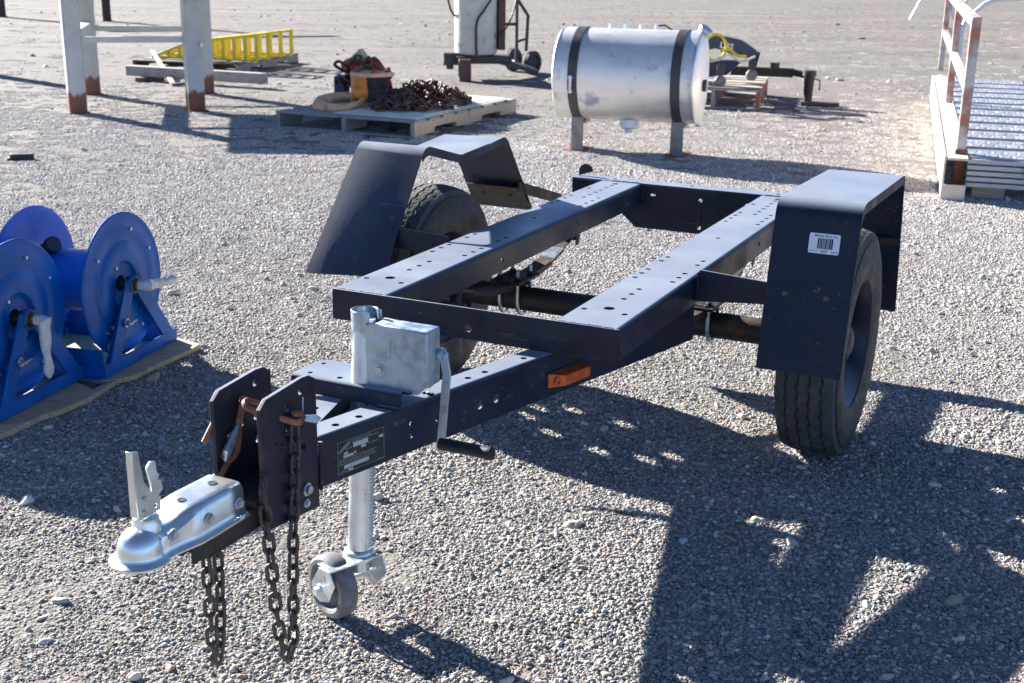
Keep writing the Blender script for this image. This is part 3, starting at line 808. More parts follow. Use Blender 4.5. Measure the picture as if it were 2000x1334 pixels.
# folded housing: round tube on the left, box to the right, one wall (open slot near the top)
ro = .0315
outl = []
zt_, zb_ = .716, .520
nseg = 22
ring = [(ro * math.cos(a), ro * math.sin(a)) for a in [R(38) + R(360 - 76) * k / nseg for k in range(nseg + 1)]]
vs_, fs = [], []
for (x, y) in ring:
    for rr_ in (1, .88):
        vs_ += [(jack_x + x * rr_, jack_y + y * rr_, zb_), (jack_x + x * rr_, jack_y + y * rr_, zt_)]
for k in range(nseg):
    a = 4 * k; b = 4 * (k + 1)
    fs += [(a, b, b + 1, a + 1), (a + 2, a + 3, b + 3, b + 2), (a + 1, b + 1, b + 3, a + 3), (a, a + 2, b + 2, b)]
fs += [(0, 1, 3, 2), (4 * nseg, 4 * nseg + 2, 4 * nseg + 3, 4 * nseg + 1)]
mb.add(vs_, fs)
hy = .0265
poly = rounded([(.036, .548), (.162, .545), (.172, .565), (.172, .688), (.030, .694)], [.012, .012, .008], 4)
for s in (-1, 1):
    M = axes((1, 0, 0), (0, 0, 1), (0, -1, 0), (jack_x, jack_y + s * hy + .0015, 0))
    mb.plate([(.018, .530), (.05, .528), (.150, .546), (.1715, .566), (.1715, .6885), (.040, .6945), (.018, .690)], .003, M)
mb.box(.038, .174, jack_y - hy - .0016, jack_y + hy + .0016, .6895, .6935)
mb.box(.1715, .175, jack_y - hy - .0016, jack_y + hy + .0016, .566, .690)
mb.box(.016, .028, jack_y + hy - .003, jack_y + hy + .0015, .692, .712)
jack = mb.build('jack', 'galv', trailer, bevel=.0015)
hexbolts('bolt', 'bolt', jack, [((.055, jack_y - hy - .0015, .590), (0, -1, 0), .010, .009)])
mb = MB(); mb.cyl((.118, jack_y - hy - .0014, .665), (.118, jack_y - hy - .004, .665), .008, n=3);
mb.build('stamp', 'galv', jack)
mb = MB(); mb.box(.078, .081, jack_y - hy - .0032, jack_y - hy - .0014, .620, .660); mb.build('stamp', 'galv', jack)
pt, pb_ = Vector((0, -.503, .70)), Vector((0, -.550, .098))
pax = (pt - pb_).normalized(); pyy = pax.cross(Vector((1, 0, 0))).normalized()
Mpost = axes((1, 0, 0), pyy, pax, pb_)        # the post leans a little forward
mb = MB()  # toothed inner post
mb.lathe([(0, .0), (.0262, .0), (.0262, .60), (0, .60)], Mpost, n=28)
mb.box(.0225, .0290, -.011, .011, .055, .42, 0, Mpost)
z = .06
while z < .42:
    mb.add([(.029, -.010, z), (.029, .010, z), (.0355, .010, z + .004), (.0355, -.010, z + .004), (.029, -.010, z + .0075), (.029, .010, z + .0075)],
           [(0, 1, 2, 3), (3, 2, 5, 4), (0, 3, 4), (1, 5, 2)], 0, Mpost)
    z += .0085
mb.build('jack_post', 'galv_bright', jack)
mb = MB()  # crank
px_, py_, pz_ = .176, -.475, .630
mb.cyl((px_, py_, pz_), (px_ + .010, py_, pz_), .0155, n=18); hexbolt(mb, (px_ + .010, py_, pz_), (1, 0, 0), .0085, .009)
mb.bar((px_ + .008, py_, pz_ + .006), (px_ + .022, py_ - .006, .586), .020, .0055)
mb.bar((px_ + .0215, py_ - .006, .590), (px_ + .008, py_ - .012, .405), .020, .0055)
cr = mb.build('crank_arm', 'galv', jack, bevel=.001)
mb = MB()
M = axes((0, 1, 0), (0, 0, 1), (1, 0, 0), (px_ + .006, py_ - .012, .424))
mb.lathe([(0, 0), (.0125, 0), (.0145, .003), (.0145, .118), (.016, .122), (.016, .130), (.013, .134), (0, .135)], M, n=20)
mb.build('handle_grip', 'grip', cr)
# caster turned sideways: its face looks to the front left
cs = Vector((-.394, -.919, 0)).normalized(); cu = Vector((.919, -.394, 0)).normalized()
ctr = Vector((-.030, -.613, .0765)); base0 = Vector((ctr.x, ctr.y, 0))
mb = MB()
near = [(-.024, .058), (-.031, .086), (.004, .137), (.046, .141), (.066, .112), (.038, .062), (.004, .050)]
M = axes(cu, (0, 0, 1), -cs, base0 + cs * .0385)
mb.plate(near, .003, M, [(.028, .118, .002, .010)])
farp = [(-.024, .058), (-.031, .086), (.004, .137), (.066, .141), (.080, .110), (.03, .055)]
M = axes(cu, (0, 0, 1), -cs, base0 - cs * .094); mb.plate(farp, .003, M)
M = axes(cu, cs, (0, 0, 1), base0 + Vector((0, 0, .1385))); mb.box(-.004, .050, -.094, .036, 0, .004, 0, M)
mb.lathe([(.0268, .040), (.034, .036), (.038, .026), (.038, .018)], Mpost @ Matrix.Translation((0, 0, .012)), n=24)
mb.build('caster_fork', 'galv_bright', jack, bevel=.001)
mb = MB()
M = axes(cu, (0, 0, 1), -cs, ctr)
mb.lathe([(.009, -.026), (.016, -.026), (.018, -.006), (.047, -.005), (.053, -.019), (.060, -.0235), (.069, -.023), (.0745, -.018), (.0765, -.011), (.0765, .011), (.0745, .018), (.069, .023), (.060, .0235), (.053, .019), (.047, .005), (.018, .006), (.016, .026), (.009, .026)], M, n=48)
for k in range(5):
    a = 2 * PI * k / 5 + .5; rd_ = cu * math.cos(a) + Vector((0, 0, 1)) * math.sin(a)
    mb.bar(ctr + rd_ * .014, ctr + rd_ * .051, .007, .030, roll=0)
mb.build('caster_wheel', 'caster', jack)
mb = MB(); mb.cyl(ctr - cs * .10, ctr + cs * .042, .008, n=14); hexbolt(mb, ctr + cs * .0385, cs, .011, .012)
mb.build('caster_axle', 'galv_bright', jack)

# --- amber marker light on the right beam
mb = MB()
M = axes(bd, (0, 0, 1), bn, Vector((.2375, -.0292, .420)) + bn * .0008)
mb.plate([(0, 0), (.150, 0), (.150, .044), (0, .044)], .004, M, mi=1)
M2 = M @ Matrix.Translation((0, 0, .004))
prof = [(.004, .004, 0), (.146, .004, 0), (.146, .040, 0), (.004, .040, 0), (.040, .008, .030), (.142, .008, .030), (.142, .036, .030), (.040, .036, .030)]
mb.add(prof, [(4, 5, 6, 7), (0, 1, 5, 4), (1, 2, 6, 5), (2, 3, 7, 6), (3, 0, 4, 7)], 0, M2)
lt = mb.build('marker_light', ['amber', 'black_under'], trailer, bevel=.002)
mb = MB(); q = M2 @ Vector((.020, .022, .014)); mb.lathe([(.006, 0), (.010, 0), (.010, .006), (.007, .007), (.006, .003)], axes(bd, (0, 0, 1), bn, q), n=16)
mb.build('screw_boss', 'amber', lt)

# --- fenders
def fender(side, prof, xi, xo, prof_o=None):
    mb = MB()
    x0, x1 = min(xi, xo), max(xi, xo)
    if prof_o is None: mb.sheet(prof, x0, x1, .0045)
    else:       # bent fender: the profile changes gradually from the inner to the outer edge
        n_, t_ = len(prof), .0045; NX = 10; vs_ = []
        for j in range(NX + 1):
            u = j / NX; x = xi + (xo - xi) * u
            P_ = [a.lerp(b, u * u * (3 - 2 * u)) for a, b in zip(prof, prof_o)]
            O_ = []
            for i in range(n_):
                d = (P_[min(i + 1, n_ - 1)] - P_[max(i - 1, 0)]).normalized(); O_.append(P_[i] + Vector((d.y, -d.x)) * t_)
            vs_ += [(x, p.x, p.y) for p in P_] + [(x, p.x, p.y) for p in O_]
        k_ = 2 * n_; fs = []
        for j in range(NX):
            a, b = j * k_, (j + 1) * k_
            for i in range(n_ - 1):
                fs.append((a + i, a + i + 1, b + i + 1, b + i)); fs.append((a + n_ + i + 1, a + n_ + i, b + n_ + i, b + n_ + i + 1))
            fs += [(a, b, b + n_, a + n_), (a + n_ - 1, a + k_ - 1, b + k_ - 1, b + n_ - 1)]
        for a in (0, NX * k_):
            for i in range(n_ - 1): fs.append((a + i, a + n_ + i, a + n_ + i + 1, a + i + 1))
        mb.add(vs_, fs)
    f = mb.build('fender', 'navy', trailer, angle=30)
    # down-turned lips along the top
    for xe in ((xi,) if side < 0 else (xo,)):
        m2 = MB(); pr_ = prof_o if (prof_o and xe == xo) else prof
        top = [p for p in pr_ if p.y > max(q.y for q in pr_) - .055]
        vs_ = []
        tt = top[2:-2] if len(top) > 6 else top
        for p in tt:
            for dx in (0.0005, .0045):
                x = xe + (dx if xe == x0 else -dx)
                vs_ += [(x, p.x, p.y - .004), (x, p.x, p.y - .030)]
        fs = []
        for k in range(len(tt) - 1):
            a = 4 * k; b = 4 * (k + 1)
            fs += [(a, a + 1, b + 1, b), (a + 2, b + 2, b + 3, a + 3), (a + 1, a + 3, b + 3, b + 1)]
        e = 4 * (len(tt) - 1)
        fs += [(0, 2, 3, 1), (e, e + 1, e + 3, e + 2)]
        m2.add(vs_, fs); m2.build('fender_lip', 'navy_worn', f)
    return f
RP = rounded([(.545, .372), (.648, .842), (1.345, .824), (1.452, .345)], [.065, .035], 12)
LP = rounded([(.562, .478), (.836, .868), (1.12, .795), (1.45, .828), (1.70, .505)], [.06, .4, .065], 12)
LPO = rounded([(.503, .478), (.850, .866), (1.13, .788), (1.475, .817), (1.70, .505)], [.06, .4, .065], 12)
fr = fender(1, RP, .629, .866)
fr['label'] = 'right fender with white barcode label and steep front sheet'
fl = fender(-1, LP, -.600, -.862, LPO)
fl['label'] = 'left fender bent outward with sagging top'
# barcode label on the right fender's front sheet
sl = Vector((0, .103, .47)).normalized(); nrm = Vector((0, -.47, .103)).normalized()
Mt = axes((1, 0, 0), sl, nrm, Vector((.7318, .6175, .7026)) + nrm * .0012)
mb = MB(); tw, th_ = .0842, .0555; rc = .005
outl = []
for cx, cy, a0 in ((tw - rc, rc, -90), (tw - rc, th_ - rc, 0), (rc, th_ - rc, 90), (rc, rc, 180)):
    outl += [(cx + rc * math.cos(R(a0 + k * 30)), cy + rc * math.sin(R(a0 + k * 30))) for k in range(4)]
mb.plate(outl, .0006, Mt)
x = .024; rb_ = random.Random(5)
for k, w_ in enumerate((.0042, .0022, .0040, .0018, .0016, .0038, .0022, .0016, .0042, .0044)):
    mb.box(x, x + w_, .0135, .0425, .0006, .0009, 1, Mt); x += w_ + .0013
mb.text('Musser Bros, Inc', .0092, Mt @ Matrix.Translation((tw / 2 + .003, .0465, .0009)), 1, 'CENTER', .0001)
mb.text('2667', .0098, Mt @ Matrix.Translation((.034, .0040, .0009)), 1, 'LEFT', .00015)
mb.text('Phone No', .0052, Mt @ Matrix.Translation((.005, .0055, .0009)), 1)
mb.box(.064, .074, .0055, .0075, .0006, .0009, 1, Mt); mb.box(.076, .081, .0055, .0085, .0006, .0009, 1, Mt)
mb.build('barcode_label', ['label_white', 'print_dark'], fr)
for x_, z_ in ((.684, .585), (.798, .585)):
    mb = MB(); p = Vector((x_, .545 + .103 / .47 * (z_ - .372), z_)); mb.lathe([(.0, .005), (.005, .004), (.0085, .001), (.009, 0)], axes((1, 0, 0), sl, nrm, p), n=14)
    mb.build('rivet', 'bolt_dark', fr)
# brackets between the rails and the fenders
mb = MB()
M = axes((1, 0, 0), (0, 0, 1), (0, -1, 0), (0, .64, 0))
mb.plate([(W + .002, .517), (.615, .534), (.800, .534), (.800, .590), (.618, .600), (W + .004, .612)], .006, M)
mb.build('fender_bracket', 'navy', trailer, bevel=.001)
mb = MB()
M = axes((1, 0, 0), (0, 0, 1), (0, -1, 0), (0, .668, 0))
mb.plate([(-W - .002, .545), (-.585, .553), (-.70, .560), (-.70, .612), (-.585, .622), (-W - .004, .612)], .006, M)
mb.build('fender_bracket', 'navy_worn', trailer, bevel=.001)
for s in (-1, 1):
    mb = MB()
    yb = 1.62 if s < 0 else 1.405
    mb.bar((s * .606, yb - .045, .614), (s * .606, 1.99, .500), .006, .042)
    M = axes((1, 0, 0), (0, .66 * -1, .75), (0, .75, .66), (s * .73 - .11, yb + .005, .565))
    mb.plate([(0, -.055), (.24, -.055), (.24, .055), (0, .055)], .005, M, [(.06, .01, .006), (.18, .01, .006)])
    mb.build('rear_fender_brace', 'black_under', trailer, bevel=.001)

# --- axle, springs, u-bolts
AY, AZ = .985, .348
mb = MB(); mb.cyl((-.62, AY, AZ), (.62, AY, AZ), .042, n=28)
axle = mb.build('axle', 'black_under', trailer)
for s in (-1, 1):
    xs = s * .335
    mb = MB()
    for i, (ln, zz) in enumerate(((.47, .404), (.36, .397), (.26, .390))):
        pts = []
        for k in range(13):
            u = -1 + 2 * k / 12
            pts.append(Vector((AY + u * ln, zz + .075 * (u * ln / .47) ** 2)))
        mb.sheet(pts[::-1], xs - .027, xs + .027, .0065)
    mb.build('leaf_spring', 'iron_brown', axle)
    mb = MB()
    for dx in (-.034, .034):
        path = [(xs + dx, AY - .051, .455), (xs + dx, AY - .051, .35)]
        path += [(xs + dx, AY - .051 * math.cos(a), .345 - .051 * math.sin(a)) for a in [PI * k / 10 for k in range(11)]]
        path += [(xs + dx, AY + .051, .455)]
        mb = MB(); mb.tube(path, .0068, n=8); mb.build('u_bolt', 'galv', axle)
    mb = MB(); mb.box(xs - .055, xs + .055, AY - .085, AY + .085, .412, .422)
    for dx in (-.034, .034):
        for dy in (-.051, .051): hexbolt(mb, (xs + dx, AY + dy, .422), (0, 0, 1), .011, .012)
    mb.box(xs - .032, xs + .032, AY - .07, AY + .07, .385, .392)
    mb.build('spring_plate', 'black_under', axle, bevel=.001)
    for yy, h in ((AY - .47, .478), (AY + .47, .478)):
        mb = MB()
        for dx in (-.034, .030):
            M = axes((0, 1, 0), (0, 0, 1), (1, 0, 0), (xs + dx, 0, 0))
            mb.plate([(yy - .03, ZB + .002), (yy + .03, ZB + .002), (yy + .012, h - .035), (yy - .012, h - .035)], .004, M)
        mb.cyl((xs - .036, yy, h - .012), (xs + .036, yy, h - .012), .008, n=12)
        mb.build('spring_hanger', 'navy_worn', axle)
    mb = MB()  # bright wedge plate seen on the spring behind the axle
    if s < 0:
        M = axes((1, 0, 0), Vector((0, .97, .22)).normalized(), Vector((0, -.22, .97)).normalized(), (xs, 1.22, .424))
        mb.plate([(-.028, 0), (.028, 0), (.028, .12), (-.028, .12)], .004, M)
        mb.build('shackle_plate', 'bolt', axle)

# --- weld beads where the frame pieces meet
def weld(p, q, r_, seed):
    p, q = Vector(p), Vector(q); rw = random.Random(seed); n = max(4, int((q - p).length / .005))
    mb = MB(); mb.tube([p.lerp(q, k / n) + Vector((rw.uniform(-.0006, .0006), rw.uniform(-.0006, .0006), rw.uniform(-.0006, .0006))) for k in range(n + 1)], [1.45 * r_ * (.75 + .45 * (k % 2) + rw.uniform(-.12, .2)) for k in range(n + 1)], n=7)
    mb.build('weld_bead', 'navy_worn', trailer, angle=60)
for k, (p, q, r_) in enumerate((((W + .002, -.001, ZB + .002), (W + .002, -.001, ZT - .012), .0028), ((W - RW + .004, .0015, ZT + .0005), (W - .015, .0015, ZT + .0005), .0016),
        ((-W + .004, .0015, ZT + .0005), (-W + RW - .015, .0015, ZT + .0005), .0016), ((-W + RW + .001, .004, ZB + .004), (-W + RW + .001, .004, ZT - .012), .003),
        ((-W + RW + .002, LEN + .001, ZB + .004), (-W + RW + .002, LEN + .001, ZT - .01), .003), ((-W + RW * .2, LEN + .002, ZT + .001), (-W + RW - .01, LEN + .002, ZT + .001), .0025),
        ((W - RW + .01, LEN + .002, ZT + .001), (W - .01, LEN + .002, ZT + .001), .0025), ((.253, .03, ZB - .001), (.36, .455, ZB - .001), .0028),
        ((.0615, -.779, .40), (.0615, -.779, .508), .0032), ((W + .001, .632, .522), (W + .001, .632, .604), .003), ((.06, -.552, ZB + .002), (.118, -.552, ZB + .002), .003), ((.115, -.425, ZB + .002), (.135, -.43, ZB + .003), .003))):
    weld(p, q, r_, 40 + k)

# --- wheels
def tyre_mesh():
    N_, RO, HW = 360, .355, .096
    per = 46
    side = []   # (x, r) from bead to shoulder on one side
    side = [(.076, .195), (.084, .200), (.087, .212), (.090, .222), (.0935, .245), (.0955, .268), (.096, .285), (.0945, .303), (.0915, .318), (.0885, .3195), (.0875, .331), (.083, .342)]
    nt = 97; HTR = .0775
    prof = [(-x, r) for x, r in side] + [(-HTR + 2 * HTR * k / (nt - 1), None) for k in range(nt)] + [(x, r) for x, r in side[::-1]]
    m = len(prof)
    vs_ = np.zeros((N_, m, 3))
    grooves = (-.051, -.017, .017, .051)
    for i in range(N_):
        a = 2 * PI * i / N_
        ph = (i * per / N_) % 1
        zig = (abs(ph - .5) * 4 - 1) * .0036
        for j, (x, r) in enumerate(prof):
            if r is None:
                r = RO - .010 * (x / HTR) ** 2 - .0015 * (x / HTR) ** 4
                for gk, gx in enumerate(grooves):
                    d_ = abs(x - gx - zig)
                    if d_ < .0024: r -= .007
                    elif d_ < .0036: r -= .007 * (.0036 - d_) / .0012
                # fine cross sipes on the ribs
                if (i % 4 == 0) and any(abs(x - c - .003 * math.sin(i)) < .0075 for c in (-.034, 0, .034)): r -= .0018
                if abs(x) > .070 and ph < .2: r -= .0012
            vs_[i, j] = (x, r * math.cos(a), r * math.sin(a))
    mb = MB()
    fs = []; mi = []
    for i in range(N_):
        k = (i + 1) % N_
        for j in range(m - 1):
            fs.append((i * m + j, i * m + j + 1, k * m + j + 1, k * m + j)); mi.append(1 if 10 <= j <= m - 12 else 0)
    mb.v = [tuple(p) for p in vs_.reshape(-1, 3)]; mb.f = fs; mb.mi = mi
    return mb.mesh('tyre', ['rubber', 'rubber_tread'], angle=40, recalc=False)
tyre_me = tyre_mesh()
# flip check: make normals point outwards
bm = bmesh.new(); bm.from_mesh(tyre_me); bmesh.ops.recalc_face_normals(bm, faces=bm.faces)
bm.to_mesh(tyre_me); bm.free()
mb = MB()  # rim: outer face towards +x
Mr = axes((0, 1, 0), (0, 0, 1), (1, 0, 0), (0, 0, 0))
mb.lathe([(.196, -.080), (.203, -.082), (.206, -.076), (.196, -.066), (.190, -.05), (.178, -.02), (.178, .03), (.188, .052), (.194, .066), (.205, .074), (.206, .081), (.201, .084), (.193, .074), (.183, .058), (.172, .040), (.170, .020)], Mr, n=64)
circ = [(.1715 * math.cos(2 * PI * k / 64), .1715 * math.sin(2 * PI * k / 64)) for k in range(64)]
mb.plate(circ, .004, Mr @ Matrix.Translation((0, 0, .016)), [(.128 * math.cos(2 * PI * k / 9 + .2), .128 * math.sin(2 * PI * k / 9 + .2), .020) for k in range(9)], nh=18)
mb.lathe([(.095, .0205), (.088, .030), (.062, .030), (.050, .036), (.046, .046), (.044, .060), (.030, .066), (0, .067)], Mr, n=40)
rim_me = mb.mesh('wheel', 'navy_worn', angle=40)
mb = MB(); hexbolt(mb, (0, 0, 0), (1, 0, 0), .0105, .020)
lug_me = mb.mesh('lug_nut', 'bolt_dark')
for s_ in (1, -1):
    wh = link_mesh('wheel', rim_me, trailer, (.748 if s_ > 0 else -.672, AY - .004, .353), (0, 0, 0 if s_ > 0 else PI))
    link_mesh('tyre', tyre_me, wh, (0, 0, 0), (.35, 0, 0))
    for k in range(5):
        a = 2 * PI * k / 5 + .3
        link_mesh('lug_nut', lug_me, wh, (.030, .072 * math.cos(a), .072 * math.sin(a)))

# ------------------------------------------------------------------ chains and shackles
def link_shape(a, b, r, n=8, seg=8):
    """one stadium-shaped link, long axis X, half length a, half width b (centre line), wire radius r."""
    mb = MB(); pts = []
    s = a - b
    for k in range(seg + 1):
        t = -PI / 2 + PI * k / seg; pts.append((s + b * math.cos(t), b * math.sin(t), 0))
    for k in range(seg + 1):
        t = PI / 2 + PI * k / seg; pts.append((-s + b * math.cos(t), b * math.sin(t), 0))
    mb.tube(pts, r, n=n, closed=True)
    return mb
TM = Matrix.Translation((TX, TY, 0)) @ Matrix.Rotation(TH, 4, 'Z')
link_me = link_shape(.0208, .0098, .0043).mesh('link', 'chain', angle=60)
def chain(label, path, pitch=.0335, seed=1):
    """links follow a path given in trailer coordinates; the chain is a thing of its own."""
    rs = random.Random(seed)
    P = [TM @ Vector(p) for p in path]
    base = P[0].copy()
    th = thing('safety_chain', label, 'chain', base)
    th['group'] = 'safety chains of the trailer'
    # resample
    d = [0]
    for i in range(1, len(P)): d.append(d[-1] + (P[i] - P[i - 1]).length)
    n = int(d[-1] / pitch)
    def at(s):
        for i in range(1, len(P)):
            if s <= d[i]:
                return P[i - 1].lerp(P[i], (s - d[i - 1]) / max(1e-9, d[i] - d[i - 1]))
        return P[-1]
    tw = .4
    for k in range(n):
        p, q = at(k * pitch), at((k + 1) * pitch)
        c = (p + q) / 2; dr = (q - p).normalized()
        u, v = frame_from_dir(dr)
        ang = tw + (PI / 2 if k % 2 else 0) + rs.uniform(-.18, .18); tw += rs.uniform(-.12, .12)
        y = u * math.cos(ang) + v * math.sin(ang); z = dr.cross(y)
        M = axes(dr, y, z, c - base)
        ob = bpy.data.objects.new('link', link_me); COL.objects.link(ob); ob.parent = th
        ob.matrix_local = M
    return th
def smooth_path(ctrl, n=12):
    """Catmull-Rom through control points."""
    P = [Vector(c) for c in ctrl]; P = [2 * P[0] - P[1]] + P + [2 * P[-1] - P[-2]]; out = []
    for i in range(1, len(P) - 2):
        a, b, c, d = P[i - 1], P[i], P[i + 1], P[i + 2]
        for k in range(n):
            t = k / n
            out.append(.5 * ((2 * b) + (c - a) * t + (2 * a - 5 * b + 4 * c - d) * t * t + (3 * b - a - 3 * c + d) * t ** 3))
    out.append(P[-2]); return out
chain('dark steel safety chain looped down the outside of the near hitch plate',
      smooth_path([(.071, -.878, .582), (.0705, -.882, .48), (.0705, -.895, .36), (.0715, -.905, .23), (.072, -.912, .12), (.0715, -.928, .085), (.069, -.945, .115), (.066, -.958, .22), (.066, -.968, .34), (.067, -.978, .42), (.067, -.984, .487), (.060, -.965, .505)]), seed=2)
chain('dark steel safety chain hanging below the coupler, hooked to the far hitch plate',
      smooth_path([(-.052, -.945, .500), (-.062, -.965, .47), (-.066, -.975, .40), (-.064, -.968, .28), (-.063, -.975, .14), (-.062, -.988, .078), (-.061, -.999, .075), (-.061, -1.005, .13), (-.060, -1.008, .24), (-.060, -1.012, .34), (-.058, -1.03, .42)]), seed=5)
# hooks (they hang on the plates: things of their own)
hk = thing('clevis_hook', 'rusty clevis hook with spring latch on top of the near hitch plate', 'hook', TM @ Vector((.05, -.88, .60)), TH, 'clevis hooks on the hitch plates')
def L2(p): return Vector(p) - Vector((.05, -.88, .60))
mb = MB()
A, B = Vector((.004, -.945, .636)), Vector((.074, -.868, .590))
dr = (B - A).normalized(); sd_ = dr.cross(Vector((.3, -.2, 1))).normalized()
pts = []
for k in range(9):
    t = PI / 2 + PI * k / 8; pts.append(L2(A + dr * .014 + (dr * math.cos(t) + sd_ * math.sin(t)) * .014))
for k in range(9):
    t = -PI / 2 + PI * k / 8; pts.append(L2(B - dr * .014 + (dr * math.cos(t) + sd_ * math.sin(t)) * .014))
mb.tube(pts, [.0062] * 9 + [.0068] * 9, n=10, closed=True)
mb.build('hook_bow', 'rust_hook', hk)
mb = MB()
c = L2((.074, -.872, .594))
mb.tube([c + Vector((.0, -.012, .012)), c + Vector((.004, .004, .010)), c + Vector((.004, .014, -.002)), c + Vector((.002, .004, -.012)), c + Vector((0, -.010, -.008))], .0066, n=8)
mb.build('hook_eye', 'rust', hk)
mb = MB()
mb.tube([L2((.076, -.862, .592)), L2((.080, -.842, .584)), L2((.082, -.822, .577)), L2((.082, -.806, .573))], [.006, .0085, .0095, .003], n=8)
mb.build('latch', 'galv', hk)
mb = MB(); mb.tube([L2((.074, -.853, .60)), L2((.073, -.849, .63))], .0013, n=6); mb.build('cotter_pin', 'bolt', hk)
hk2 = thing('clevis_hook', 'rusty clevis hook with grey latch inside the far hitch plate', 'hook', TM @ Vector((-.045, -.92, .56)), TH, 'clevis hooks on the hitch plates')
def L3(p): return Vector(p) - Vector((-.045, -.92, .56))
mb = MB()
mb.tube([L3(p) for p in smooth_path([(-.044, -.885, .625), (-.043, -.895, .60), (-.042, -.908, .575), (-.040, -.915, .545), (-.038, -.925, .520), (-.040, -.945, .510), (-.044, -.958, .525)], 5)], [.007] * 31, n=9)
mb.build('hook_bow', 'rust_hook', hk2)
mb = MB(); mb.tube([L3((-.040, -.915, .572)), L3((-.038, -.935, .552)), L3((-.038, -.953, .53)), L3((-.04, -.958, .512))], [.004, .009, .010, .004], n=8); mb.build('latch', 'galv', hk2)
mb = MB(); mb.tube([L3(p) for p in [(-.040, -.94, .518), (-.044, -.956, .495), (-.050, -.966, .478)]], [.0055, .007, .005], n=8); mb.build('hook_eye', 'rust', hk2)
mb = MB(); mb.tube([L3(p) for p in [(-.064, -.955, .59), (-.066, -.968, .575), (-.068, -.985, .555)]], .006, n=8); mb.build('hook_pin', 'rust_hook', hk2)

